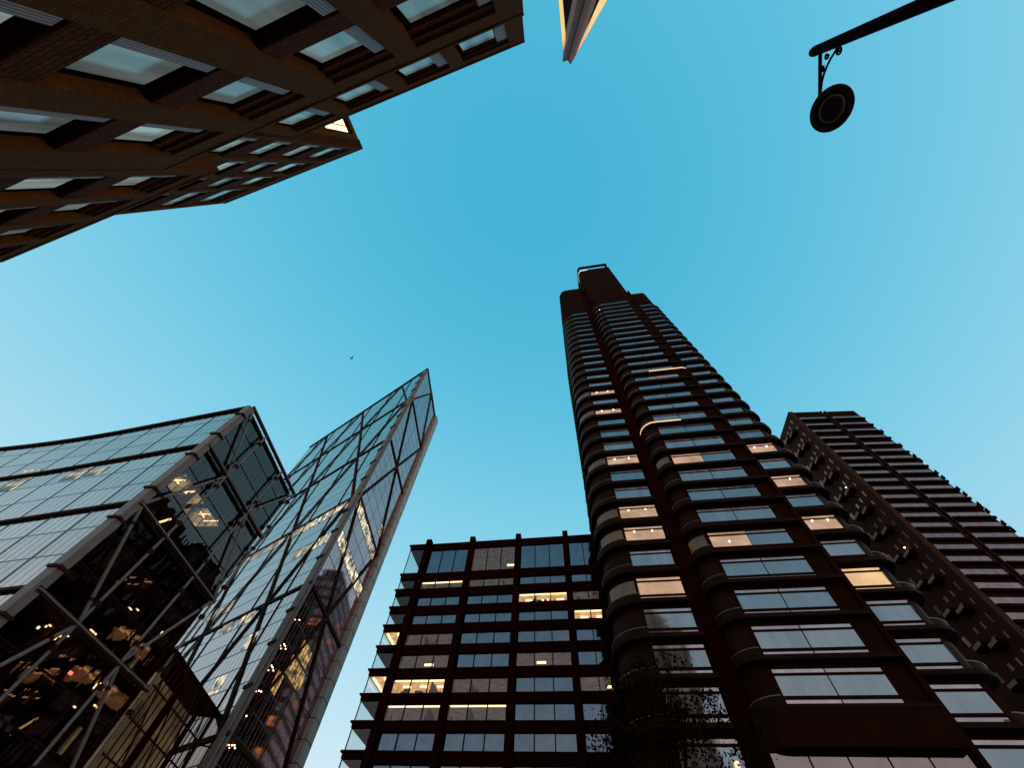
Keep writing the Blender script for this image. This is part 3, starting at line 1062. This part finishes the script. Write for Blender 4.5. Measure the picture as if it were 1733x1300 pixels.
    for u0, u1 in ((53.5, 54.4), (54.9, 55.9), (56.2, 57.2)):
        MB(fe).box(u0, u1, D + 3.0, D + 3.1, 49.6, 51.2).build('pale_blind', M['louvre'], t)
    for (u, z, w, h) in ((50.8, 30.2, .8, .55), (48.6, 26.7, 1.2, .4), (42.9, 24.1, .25, .25), (43.5, 24.6, .2, .18), (43.75, 24.9, .35, .12), (45.6, 24.3, .25, .3), (45.8, 24.75, .3, .2), (46.3, 25.2, .6, .15),
                         (49.4, 30.5, .7, .1), (50.6, 31.2, .8, .1), (51.8, 31.7, .6, .1), (46.4, 40.0, .4, .5), (54.9, 21.1, .4, .12), (56.5, 21.8, .3, .12), (57.4, 22.2, .9, .14), (55.4, 23.3, .12, .5), (55.8, 23.6, .12, .5), (58.6, 31.3, .15, .9)):
        MB(fe).box(u, u + w, D + .6, D + .75, z, z + h).build('small_lamp', M['lamp'], t)
    MB(fe).box(50.7, 51.3, D + .6, D + .75, 22.95, 23.25).build('exit_light', M['red'], t)
    MB(fe).bar((50.6, D + .6, 16.9), (51.9, D + .6, 18.9), .22, .1).build('small_lamp', M['goldlamp'], t)
    # exposed frame, standing off the glass
    E0 = D - .75
    for a in ZB[:5]:
        b = MB(fe)
        b.box(uL - .3, uR + .3, E0 - .22, E0 + .22, a - .46, a - .24)
        b.box(uL - .3, uR + .3, E0 - .18, E0 + .18, a + .02, a + .18)
        b.build('floor_beam', M['steel'], t)
        g = MB(fe)
        g.box(uL - .2, uR + .2, E0 - .34, E0 - .29, a - .22, a - .02)
        g.build('beam_flange', M['tube'], t)
    # corner cladding, stepped
    b = MB(fe)
    b.box(uL - .65, uL - .1, E0 + .05, D + .6, 0, 64.6)
    b.box(uL - .15, uL + .45, E0 - .15, D - .1, 0, 64.6)
    b.box(uL - .35, uL + .15, E0 - .05, D, 0, 64.6)
    cc = b.build('corner_column', M['clad'], t)
    for zt, zb in zip(ZB, ZB[1:]):
        for z in (zt - 3.3, zb + 2.4):
            q = MB(fe)
            q.box(uL - .85, uL + .65, E0 - .35, E0 + .5, z - .16, z + .16)
            q.box(uL - .9, uL - .6, E0 + .2, D + .7, z - .18, z + .18)
            q.build('bracket', M['steel'], cc)
    for u in (uM1, uM2, uR - .05):
        b = MB(fe)
        b.tube([(u, E0, 0), (u, E0, 64.6)], .22, 10)
        o = b.build('tube_column', M['tube'], t, smooth=True)
        for zt, zb in zip(ZB, ZB[1:]):
            for z in (zt - 2.9, zb + 2.4):
                MB(fe).box(u - .33, u + .33, E0 - .33, E0 + .33, z - .3, z + .3).build('bracket', M['steel'], o)
    zig = [(uL + .4, 64.4, uM1, 52.9), (uM1, 52.5, uL + .4, 39.5), (uL + .4, 39.1, uM1, 26.3), (uM1, 25.8, uL + .4, 13.1),
           (uR, 64.6, uM2, 52.9), (uM2, 52.5, uR - .4, 39.5), (uR - .3, 39.0, uM2, 26.3), (uM2, 25.8, uR - .3, 13.1)]
    for a, za, c, zc in zig:
        p, q = Vector((a, E0, za)), Vector((c, E0, zc))
        o = MB(fe).tube([tuple(p), tuple(q)], .24, 10).build('brace', M['tube'], t, smooth=True)
        for k in (.17, .83):
            mpt = p.lerp(q, k)
            dv = (q - p).normalized() * .22
            MB(fe).tube([tuple(mpt - dv), tuple(mpt + dv)], .30, 8).build('bracket', M['steel'], o)
    # lit patches behind the long wall
    for (u, z0, z1, L, m) in ((-108.5, 48.6, 52.0, 5.5, 'floorlit2'), (-93.5, 48.9, 52.0, 5.0, 'floorlit2'), (-88.0, 49.0, 51.0, 4.0, 'floorlit2'), (-116, 52.9, 53.4, 4.0, 'floorlit'), (-109.5, 54.2, 54.7, 4.5, 'floorlit')):
        MB(fl).strip([(u + L, ld(u + L) - .04), (u, ld(u) - .04)], z0, z1).build('lit_window', M[m], t)


build_glass_slab()


# ---------------------------------------------------------------- braced glass tower (centre left)
def build_braced_tower():
    fl = Fr(41.0)
    fr = Fr(-83.0)
    DL, DR = 39.8, 51.7
    t = thing('braced_glass_tower', fl, -91, DL, 'tall knife-edged glass tower with diagonal bracing and a tan stone edge', 'tower')
    Z = [165.0, 138.2, 110.5, 82.8, 54.8, 27.2, 0.0]
    uc, ue = -89.3, -177.0
    rc, re_ = 82.8, 110.4
    for a, b in zip(Z, Z[1:]):
        MB(fl).face([(ue, DL, b), (uc, DL, b), (uc, DL, a), (ue, DL, a)]).build('glass_wall', M['cw_tower_l'], t)
        MB(fr).face([(rc, DR, b), (re_, DR, b), (re_, DR, a), (rc, DR, a)]).build('glass_wall', M['cw_tower_r'], t)
    for a in Z[:-1]:
        th = .75 if a < 160 else 1.1
        MB(fl).box(ue, uc, DL - .35, DL - .02, a - th / 2, a + th / 2).build('floor_beam', M['steel'], t)
        MB(fr).box(rc, re_, DR - .35, DR - .02, a - .35, a + .35).build('floor_beam', M['steel'], t)
    # diagonal lattice
    def brace(f, p, q, d, w=.62):
        MB(f).bar((p[0], d, p[1]), (q[0], d, q[1]), w, .3).build('brace', M['steel'], t)
    for k in range(5):
        za, zb = Z[k], Z[k + 1]
        odd = k % 2
        top = [-106.3 - 28 * i for i in range(3)] if not odd else [-92.2 - 28 * i for i in range(4)]
        for u in top:
            for sg in (-1, 1):
                u2 = u + sg * 14
                if u2 > uc + .5 or u2 < ue - .5:
                    continue
                brace(fl, (u, za), (u2, zb), DL - .25 - .03 * (sg > 0))
        mid = (rc + re_) / 2
        if not odd:
            brace(fr, (mid, za), (rc + 1.0, zb), DR - .24)
            brace(fr, (mid, za), (re_ - .6, zb), DR - .27)
        else:
            brace(fr, (rc + 1.0, za), (mid, zb), DR - .24)
            brace(fr, (re_ - .6, za), (mid, zb), DR - .27)
    # light grey tie bars
    for za, zb in ((138.2, 165.0),):
        pass
    # long verticals on the west wall
    for i, u in enumerate((-99.2, -113.2, -127.2, -141.2, -155.2, -169.0)):
        MB(fl).box(u - .14, u + .14, DL - .2, DL - .03, 0, 164.6).build('mast', M['steel'], t)
    # corner column: ribbed cladding with brackets
    b = MB(fl)
    b.box(uc - 2.3, uc - 1.5, DL - .45, DL - .05, 0, 163.5)
    b.box(uc - 1.35, uc - .8, DL - .6, DL - .05, 0, 163.5)
    b.box(uc - .65, uc - .05, DL - .5, DL - .05, 0, 163.5)
    cc = b.build('corner_column', M['clad'], t)
    b = MB(fr)
    b.box(rc + .05, rc + .65, DR - .45, DR - .05, 0, 163.5)
    b.build('corner_column', M['clad'], t)
    for a, c in zip(Z, Z[1:]):
        for z in (a - 6.3, c + 7.0, a - 13.0):
            q = MB(fl)
            q.box(uc - 2.5, uc + .0, DL - .85, DL - .4, z - .3, z + .3)
            q.build('bracket', M['steel'], cc)
    # stone edge: the service core standing proud of the south wall
    b = MB(fr)
    b.box(re_ + .05, re_ + 4.0, DR - 1.25, DR + 26, 0, 165.6)
    b.build('core', M['tan'], t)
    b = MB(fr)
    b.box(rc + 13, re_ + .05, DR - .2, DR + .2, 165.1, 166.6)
    b.build('parapet', M['tan'], t)
    # body so nothing shows through
    p = [fl.w(uc, DL + .1, 0), fl.w(ue, DL + .1, 0)]
    q = fr.w(re_, DR + .1, 0)
    w = MB(FLAT)
    far = p[1] + Vector((25, 30, 0))
    w.prism([(p[0].x + .05, p[0].y + .15), (q.x - .15, q.y), (q.x - 20, q.y + 45), (far.x, far.y), (p[1].x + .1, p[1].y + .1)], 164.2, 164.9)
    w.build('roof', M['roof'], t)
    # lit floors
    for (f, d, u0, u1, z0, m) in ((fl, DL, -113, -93, 78.9, 'floorlit'), (fl, DL, -133, -114, 79.0, 'floorlit2'), (fl, DL, -150, -134, 79.0, 'floorlit2'),
                                 (fl, DL, -98.8, -92.6, 67.2, 'floorlit'), (fl, DL, -108, -99, 67.2, 'floorlit2'),
                                 (fl, DL, -116, -110, 51.4, 'floorlit'), (fl, DL, -124, -118, 51.4, 'floorlit2'), (fl, DL, -104.8, -101.0, 43.5, 'floorlit'),
                                 (fl, DL, -107.5, -103.5, 35.6, 'floorlit'), (fl, DL, -135, -128, 59.3, 'floorlit2'), (fl, DL, -142, -136, 59.3, 'floorlit2'),
                                 (fr, DR, 84.5, 101.5, 79.0, 'floorlit'), (fr, DR, 101.5, 108, 79.0, 'floorlit2'), (fr, DR, 84.2, 89, 67.2, 'floorlit'),
                                 (fr, DR, 89, 103, 67.2, 'floorlit'), (fr, DR, 103, 109.5, 67.2, 'floorlit'), (fr, DR, 104, 108, 86.8, 'floorlit2'),
                                 (fr, DR, 90.5, 94.5, 39.6, 'goldwin'), (fr, DR, 92, 98, 43.5, 'goldwin'), (fr, DR, 95, 100, 39.6, 'goldwin'), (fr, DR, 88, 91, 35.6, 'goldwin')):
        b = MB(f)
        b.face([(u0, d - .05, z0 + .3), (u1, d - .05, z0 + .3), (u1, d - .05, z0 + 3.6), (u0, d - .05, z0 + 3.6)])
        b.build('lit_window', M[m], t)
    for (u, z) in ((85.2, 47.5), (84.3, 42.1), (85.0, 42.1), (85.7, 41.9), (84.0, 38.0), (84.7, 38.0), (85.4, 37.8), (84.2, 33.9), (85.0, 34.1), (84.5, 30.2), (84.9, 26.3), (85.6, 26.5), (86.1, 26.3)):
        MB(fr).lathe((u, DR - .5, z), [(0, 0), (.11, 0), (.11, .12)], 8).build('downlight', M['spot'], t)


build_braced_tower()


# ---------------------------------------------------------------- glazed atrium between the two glass buildings
def build_atrium():
    f = Fr(-88.0)
    D = 50.2
    t = thing('glazed_atrium', f, 80, D, 'dim warm-lit glazed atrium with a lattice wall tucked between the two glass buildings', 'atrium')
    u0, u1, zt = 69.5, 92.0, 30.5
    MB(f).box(u0, u1, D + 5, D + 5.2, 0, zt).build('inner_wall', M['atrium'], t)
    b = MB(f)
    n = 15
    for k in range(n):
        a, c = u0 + (u1 - u0) * k / n, u0 + (u1 - u0) * (k + 1) / n
        for r in range(8):
            b.face([(a, D, r * zt / 8), (c, D, r * zt / 8), (c, D, (r + 1) * zt / 8), (a, D, (r + 1) * zt / 8)])
    b.build('glass_wall', M['endglass'], t)
    b = MB(f)
    for k in range(n + 1):
        a = u0 + (u1 - u0) * k / n
        b.box(a - .1, a + .1, D - .15, D - .02, 0, zt)
    for r in range(9):
        b.box(u0, u1, D - .2, D - .03, r * zt / 8 - .1, r * zt / 8 + .1)
    b.build('lattice', M['steel'], t)
    for u in (u0 + 6.5, u0 + 14.5):
        MB(f).box(u - .55, u + .55, D - .6, D - .25, 0, zt + .18).build('column', M['dark'], t)
    b = MB(f)
    b.box(u0 - .4, u1 + .4, D - .45, D + 8, zt + .2, zt + .65)
    b.build('roof', M['dark'], t)
    for k in range(4):
        MB(f).tube([(u0 + k * 5.5, D - .4, zt), (u0 + k * 5.5 + 5, D - .4, zt - 11)], .16, 6).build('brace', M['steel'], t)


build_atrium()


# ---------------------------------------------------------------- brown brick block overhead (upper left)
def build_brick_block():
    f = Fr(-157.0, 0.8)
    zb = f.zb
    t = thing('brick_building', f, 15, 6.0, 'brown brick building rising overhead at the upper left with deep windows and grey louvres', 'building')

    def bays(D, piers, floors, ztop_wall, cornice, lou=.65, rec=.49, up=False, lit=()):
        """piers: list of (u0,u1); floors: list of (spandrel_bottom, spandrel_top) from the top down"""
        ulo, uhi = piers[0][0], piers[-1][1]
        for u0, u1 in piers:
            MB(f).box(u0, u1, D, D + .9, zb, ztop_wall).build('pier', M['brick'], t)
        for (z0, z1) in floors:
            b = MB(f)
            sold = MB(f)
            for (a, c) in zip(piers, piers[1:]):
                top = z1 >= ztop_wall - .01
                if top:
                    # stepped head under the parapet
                    b.box(a[1], c[0], D + .02, D + .9, z0 + (z1 - z0) * .45, z1)
                    sold.box(a[1], c[0], D + .16, D + .9, z0 + (z1 - z0) * .22, z0 + (z1 - z0) * .45 - .003)
                    sold.box(a[1], c[0], D + .30, D + .9, z0, z0 + (z1 - z0) * .22 - .003)
                else:
                    sold.box(a[1], c[0], D + .06, D + .5, z0 + .12, z1 - .04)
                    b.box(a[1], c[0], D + .16, D + .6, z0, z0 + .118)
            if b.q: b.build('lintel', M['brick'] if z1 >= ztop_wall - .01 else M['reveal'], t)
            if sold.q: sold.build('spandrel', M['soldier'], t)
        # windows between floors
        fl = floors + [(zb - 1, zb + .2)]
        for (z0h, z1h), (z0s, z1s) in zip(fl, fl[1:]):
            head, sill = z0h, z1s
            for n, (a, c) in enumerate(zip(piers, piers[1:])):
                u0, u1 = a[1], c[0]
                w = MB(f)
                g = D + rec
                j = [random.uniform(-.01, .01) for _ in range(4)]
                uu1 = u1 - (.28 if u1 - u0 > 2.5 else .12)
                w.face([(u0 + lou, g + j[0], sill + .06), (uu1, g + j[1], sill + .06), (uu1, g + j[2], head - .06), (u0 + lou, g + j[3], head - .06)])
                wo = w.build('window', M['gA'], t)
                fm = MB(f)
                fm.box(u0 + lou - .06, u0 + lou, g - .05, g + .1, sill, head)
                fm.box(uu1, u1, g - .02, g + .1, sill, head)
                fm.box(u0, u1, g - .04, g + .1, head - .06, head)
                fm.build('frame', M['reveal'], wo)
                s_ = MB(f).box(u0 + .02, u1 - .02, g - .10, g + .05, sill - .02, sill + .06)
                s_.build('sill', M['sill'], wo)
                l_ = MB(f).box(u0 + .01, u0 + lou - .07, D + .1, D + .2, sill + .05, head - .01)
                l_.build('louvre', M['louvre'], wo)
        # back wall
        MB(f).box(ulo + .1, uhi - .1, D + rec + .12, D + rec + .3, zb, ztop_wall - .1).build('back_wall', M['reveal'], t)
        if cornice:
            MB(f).box(ulo, uhi, D - .04, D + 1.0, ztop_wall, ztop_wall + cornice).build('parapet', M['brick'], t)

    fl_low = [(22.0, 24.35), (17.57, 18.95), (12.75, 14.1), (7.9, 9.25), (3.1, 4.4)]
    bays(6.0, [(-1.08, .08), (3.72, 4.72), (7.85, 9.3), (12.5, 13.95), (17.2, 19.16)], fl_low, 24.35, .25)
    # taller left part in the same plane
    fl_2 = [(26.75, 28.5), (22.3, 23.75), (17.57, 18.95), (12.75, 14.1), (7.9, 9.25), (3.1, 4.4)]
    bays(6.02, [(19.45, 20.3), (23.85, 24.9), (28.5, 29.6), (33.2, 34.2), (38.5, 39.35)], fl_2, 28.5, .35)
    MB(f).box(19.42, 39.3, 6.95, 16, zb, 28.6).build('wall', M['brick'], t)
    MB(f).box(-1.05, 19.4, 6.95, 24, zb, 24.5).build('wall', M['brick'], t)
    # set-back attic storey
    bays(7.8, [(-1.32, -.23), (3.1, 4.0), (7.35, 8.4), (12.1, 13.1), (16.7, 17.5)], [(34.8, 36.5), (30.0, 31.2), (24.9, 26.2)], 36.5, .3, .8, .35)
    MB(f).box(-1.3, 17.45, 8.75, 14.5, 24.5, 36.6).build('wall', M['brick'], t)
    # tall tower wing behind
    fl_3 = [(51.6, 55.1), (46.3, 48.7), (41.3, 43.7), (36.4, 38.8), (31.5, 33.9), (26.6, 29.0), (21.7, 24.1)]
    bays(8.45, [(19.5, 20.1), (24.1, 25.0), (28.9, 29.5), (33.4, 33.9), (39.5, 40.1)], fl_3, 55.1, .3, .75, .3)
    MB(f).box(19.55, 40.05, 9.4, 24, 24.5, 55.3).build('wall', M['brick'], t)
    # its end wall with one lit window
    b = MB(f)
    b.face([(19.5, 9.42, 24.5), (19.5, 8.46, 24.5), (19.5, 8.46, 55.1), (19.5, 9.42, 55.1)])
    b.build('end_wall', M['brick'], t)
    b = MB(f)
    b.box(19.52, 19.60, 9.9, 12.6, 47.5, 54.2)
    b.build('window_recess', M['reveal'], t)
    b = MB(f)
    b.face([(19.50, 12.3, 47.6), (19.50, 10.0, 47.6), (19.50, 10.0, 52.9), (19.50, 12.3, 52.9)])
    w = b.build('lit_window', M['goldlit'], t)
    tag(w, 'bright yellow lit window')
    b = MB(f)
    b.box(19.44, 19.5, 10.55, 10.63, 47.6, 52.9)
    b.build('mullion', M['reveal'], w)


M['goldlit'] = glow("yellow_lit_pane", (1.0, 0.80, 0.34), 2.2, 0.35, (1.2, 0.4))
build_brick_block()


# ---------------------------------------------------------------- pointed building corner seen straight overhead
def build_prow():
    t = thing('pointed_building', FLAT, 2.3, -11.8, 'grey pointed building corner at the top edge with golden lit storeys under its roof', 'building')
    zt = 60.0
    r = (zt - 1.6) / math.tan(R(78.35))

    def pt(az, k=1.0):
        return Vector((math.sin(R(az)) * r * k, math.cos(R(az)) * r * k))
    L0, L1 = pt(172.9, 1.02), pt(172.0, .955)
    Vn, R1, R0 = pt(169.3, .985), pt(167.0, .955), pt(165.8, 1.035)
    dl = Vector((math.sin(R(195.84)), math.cos(R(195.84))))
    dr = Vector((math.sin(R(152.8)), math.cos(R(152.8))))
    Lf, Rf = L0 + dl * 26, R0 + dr * 26
    tl = lambda v: (v.x, v.y)
    inl, inr = L0 + dl * 2.2 + Vector((.25, 0)), R0 + dr * 2.2 - Vector((.25, 0))
    body = [tl(L1), tl(L0), tl(L0 + dl * .5), tl(Vn - Vector((0, 2.5))), tl(R0 + dr * .5), tl(R0), tl(R1), tl(Vn)]
    MB(FLAT).prism(body, 0, zt - .25).build('corner_pier', M['greyrib'], t)
    g = MB(FLAT)
    gv = [tl(Vn + Vector((-.035, .0))), tl(Vn + Vector((.035, .0))), tl(Vn + Vector((.035, .03))), tl(Vn + Vector((-.035, .03)))]
    g.prism(gv, 0, zt - .3)
    g.build('groove', M['dark'], t)
    cap = [tl(L1 * .995), tl(L0), tl(Lf), tl(Vn - Vector((0, 26))), tl(Rf), tl(R0), tl(R1 * .995), tl(Vn * .99)]
    MB(FLAT).prism(cap, zt - .25, zt).build('roof', M['greyrib'], t)
    for (p, d, side) in ((L0, dl, 1), (R0, dr, -1)):
        nrm = Vector((d.y, -d.x)) * (-1 if side > 0 else 1)
        if side > 0 and nrm.x > 0: nrm = -nrm
        if side < 0 and nrm.x < 0: nrm = -nrm
        a, b = p + d * .02, p + d * 26
        h = 5.2
        if side > 0:
            segs = [(0.02, 7, 'eave')]
        else:
            segs = [(0.02, .85, 'eave'), (.85, 1.3, 'eaveo'), (1.3, 1.7, 'eave'), (1.7, 6, 'eave')]
        for s0, s1, mm in segs:
            x0, x1 = p + d * s0, p + d * s1
            q = MB(FLAT)
            h0, h1 = (h, h) if side > 0 else (5.2 + 3.9 * min(s0, 1.7), 5.2 + 3.9 * min(s1, 1.7))
            q.face([(x0.x, x0.y, zt - h0), (x1.x, x1.y, zt - h1), (x1.x, x1.y, zt - .26), (x0.x, x0.y, zt - .26)], [(s0, 0), (s1, 0), (s1, h1), (s0, h0)])
            q.build('lit_window', M[mm], t)
        w = MB(FLAT)
        a, b = a - nrm * .03, b - nrm * .03
        w.face([(a.x, a.y, 0), (b.x, b.y, 0), (b.x, b.y, zt - .3), (a.x, a.y, zt - .3)])
        w.build('wall', M['dark'], t)


build_prow()


# ---------------------------------------------------------------- street lamp
def build_lamp():
    h = 6.0
    pr = .577 * h
    px, py = math.sin(R(116.4)) * pr, math.cos(R(116.4)) * pr
    t = thing('street_lamp', FLAT, px, py, 'black iron street lamp with scrolled bracket and round brown saucer shade', 'street lamp', z=0)
    zb = 1.6 + h
    b = MB(FLAT)
    b.tube([(px, py, .0), (px, py, .9)], .10, 16)
    b.tube([(px, py, .88), (px, py, zb - 1.6), (px, py, zb + .02)], [.066, .060, .054], 16)
    b.lathe((px, py, zb + .02), [(.054, 0), (.055, .05), (.045, .09), (.025, .115), (0, .125)], 16)
    b.build('post', M['black'], t, smooth=True)
    er = .5855 * h
    ex, ey = math.sin(R(106.0)) * er, math.cos(R(106.0)) * er
    a0 = Vector((px, py, zb - .03))
    a1 = Vector((ex, ey, zb - .03))
    MB(FLAT).tube([tuple(a0), tuple(a1)], .019, 10).build('bracket', M['black'], t, smooth=True)
    # scroll brace below the arm
    ax = (a1 - a0)
    L = ax.length
    ax.normalize()
    P = lambda s, dz: (a0.x + ax.x * s, a0.y + ax.y * s, a0.z + dz)
    sc = MB(FLAT)
    main = [(.06, -.285), (.10, -.235), (.13, -.19), (.19, -.125), (.26, -.07), (.33, -.035), (.42, -.018)]
    sc.tube([P(*q) for q in main], .012, 8)

    def curl(cx, cz, r, a_0, turns, n=14, th=.0115):
        pts = []
        for k in range(n + 1):
            a = R(a_0 + turns * 360 * k / n)
            rr = r * (1 - .72 * k / n)
            pts.append(P(cx + rr * math.cos(a), cz + rr * math.sin(a)))
        sc.tube(pts, th, 8)
    curl(.085, -.325, .045, 100, -1.2)
    curl(.095, -.115, .034, 250, 1.1)
    curl(.21, -.055, .03, 200, -1.1)
    sc.build('scroll', M['black'], t, smooth=True)
    zl = 1.6 + h * .957
    c = (ex, ey, zl)
    sh = MB(FLAT)
    sh.lathe(c, [(.238, 0), (.236, .012), (.20, .045), (.14, .085), (.075, .115), (.04, .19), (.022, .24), (.02, zb - zl)], 40)
    sh.lathe(c, [(.238, 0), (.222, -.004), (.175, .012), (.160, .034), (.10, .05), (0, .055)], 40)
    shd = sh.build('shade', M['saucer'], t, smooth=True)
    rg = MB(FLAT)
    rg.lathe(c, [(.148, .03), (.142, .004), (.128, -.002), (.118, .012), (.112, .046)], 40)
    rg.build('rim_ring', M['rail'], shd, smooth=True)


build_lamp()


# ---------------------------------------------------------------- bird
def build_bird():
    az, el, r = -41.78, 54.36, 62.0
    c = Vector((math.sin(R(az)) * math.cos(R(el)), math.cos(R(az)) * math.cos(R(el)), math.sin(R(el)))) * r + Vector((0, 0, 1.6))
    b = MB(FLAT)
    X = Vector((.8, .6, 0))
    Y = Vector((-.6, .8, 0))
    Zv = Vector((0, 0, 1))
    prof = [(-.26, .008), (-.16, .035), (-.03, .055), (.08, .05), (.14, .032), (.19, .034), (.225, .018), (.25, .003)]
    b.tube([tuple(c + X * p) for p, _ in prof], [q for _, q in prof], 8)
    for s in (-1, 1):
        pts = [c + X * .08 + Y * s * .04, c + X * .11 + Y * s * .22 + Zv * .07, c + X * -.02 + Y * s * .44 + Zv * .05, c + X * -.05 + Y * s * .24 + Zv * .06, c + X * -.07 + Y * s * .04]
        b.face([tuple(v) for v in pts])
        b.face([tuple(v - Zv * .012) for v in reversed(pts)])
    b.face([tuple(c + X * -.20 + Y * .02), tuple(c + X * -.34 + Y * .07), tuple(c + X * -.33 - Y * .07), tuple(c + X * -.20 - Y * .02)])
    tag(b.build('bird', M['feather']), 'tiny dark bird gliding in the open sky above the braced glass tower', 'bird')


build_bird()


# ---------------------------------------------------------------- unseen blocks added behind, so the glass walls mirror something dark
def build_unseen_block(u0, u1, d0, d1, h, label, seed):
    rnd = random.Random(seed)
    f = FG
    t = thing('unseen_reflected_block', f, (u0 + u1) / 2, d0, label, 'office block')
    b = MB(f)
    b.box(u0, u1, d0, d1, 0, h)
    b.box(u0 + 3, u0 + 11, d0 + 2, d1 - 2, h, h + 4.5)
    b.box(u0 + 16, u1 - 4, d0 + 3, d1 - 3, h, h + 2.5)
    b.build('wall', M['conc'], t)
    for side in (0, 1):
        w = MB(f)
        lit = MB(f)
        z = 5.0
        L = (u1 - u0) if side == 0 else (d1 - d0)
        while z < h - 4:
            a = 1.0
            while a < L - 3:
                tgt = lit if rnd.random() < .07 and seed == 1 else w
                if side == 0:
                    tgt.face([(u0 + a, d0 - .05, z), (u0 + a + 2.2, d0 - .05, z), (u0 + a + 2.2, d0 - .05, z + 2.3), (u0 + a, d0 - .05, z + 2.3)])
                else:
                    tgt.face([(u0 - .05, d0 + a + 2.2, z), (u0 - .05, d0 + a, z), (u0 - .05, d0 + a, z + 2.3), (u0 - .05, d0 + a + 2.2, z + 2.3)])
                a += 3.0
            z += 3.9
        tag(w.build('windows', M['gF'], t), kind='stuff')
        if lit.q: tag(lit.build('lit_windows', M['goldwin'], t), kind='stuff')


build_unseen_block(-42, 3, 150, 178, 103, 'unseen brown office block added behind the mid-rise office block for its dark reflection', 1)
build_unseen_block(14, 52, 90, 122, 97, 'unseen brown office block added behind the tallest tower for its dark reflection', 2)


# ---------------------------------------------------------------- dark street tree
def build_tree(az, r, top, rad, label, seed):
    rnd = random.Random(seed)
    x, y = math.sin(R(az)) * r, math.cos(R(az)) * r
    t = thing('street_tree', FLAT, x, y, label, 'tree', z=0)
    tr = MB(FLAT)
    zc = top - rad * 1.05
    tr.tube([(x, y, 0), (x + .05, y, zc * .4), (x - .04, y + .05, zc * .8), (x, y, zc + rad * .4)], [.24, .19, .15, .06], 10)
    tips = []
    for k in range(16):
        a = rnd.uniform(0, 360)
        l = rnd.uniform(.45, .95) * rad
        el = rnd.uniform(5, 75)
        z0 = rnd.uniform(zc - rad * .9, zc + rad * .2)
        p0 = Vector((x, y, z0))
        dv = Vector((math.cos(R(a)) * math.cos(R(el)), math.sin(R(a)) * math.cos(R(el)), math.sin(R(el))))
        p1 = p0 + dv * l * .55 + Vector((0, 0, .1))
        p2 = p0 + dv * l + Vector((0, 0, .25))
        tr.tube([tuple(p0), tuple(p1), tuple(p2)], [.07, .045, .015], 6)
        tips += [p1, p2]
    tr.build('trunk', M['bark'], t, smooth=True)
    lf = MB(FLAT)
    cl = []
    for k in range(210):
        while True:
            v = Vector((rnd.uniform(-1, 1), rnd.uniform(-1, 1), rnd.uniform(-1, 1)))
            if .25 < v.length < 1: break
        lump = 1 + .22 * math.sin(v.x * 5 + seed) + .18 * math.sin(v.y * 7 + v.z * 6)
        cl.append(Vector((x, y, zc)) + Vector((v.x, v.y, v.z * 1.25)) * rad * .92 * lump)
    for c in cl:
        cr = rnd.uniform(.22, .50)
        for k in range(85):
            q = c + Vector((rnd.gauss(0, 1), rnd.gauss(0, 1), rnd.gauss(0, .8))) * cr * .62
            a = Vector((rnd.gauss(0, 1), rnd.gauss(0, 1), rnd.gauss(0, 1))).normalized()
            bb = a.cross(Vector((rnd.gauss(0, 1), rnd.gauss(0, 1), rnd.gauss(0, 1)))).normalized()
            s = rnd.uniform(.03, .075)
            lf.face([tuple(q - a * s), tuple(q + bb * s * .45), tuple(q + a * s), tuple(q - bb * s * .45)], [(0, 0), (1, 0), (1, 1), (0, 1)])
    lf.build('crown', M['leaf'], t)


build_tree(22.0, 15.0, 8.3, 2.55, 'dark leafy street tree in front of the tallest tower and the office block', 3)
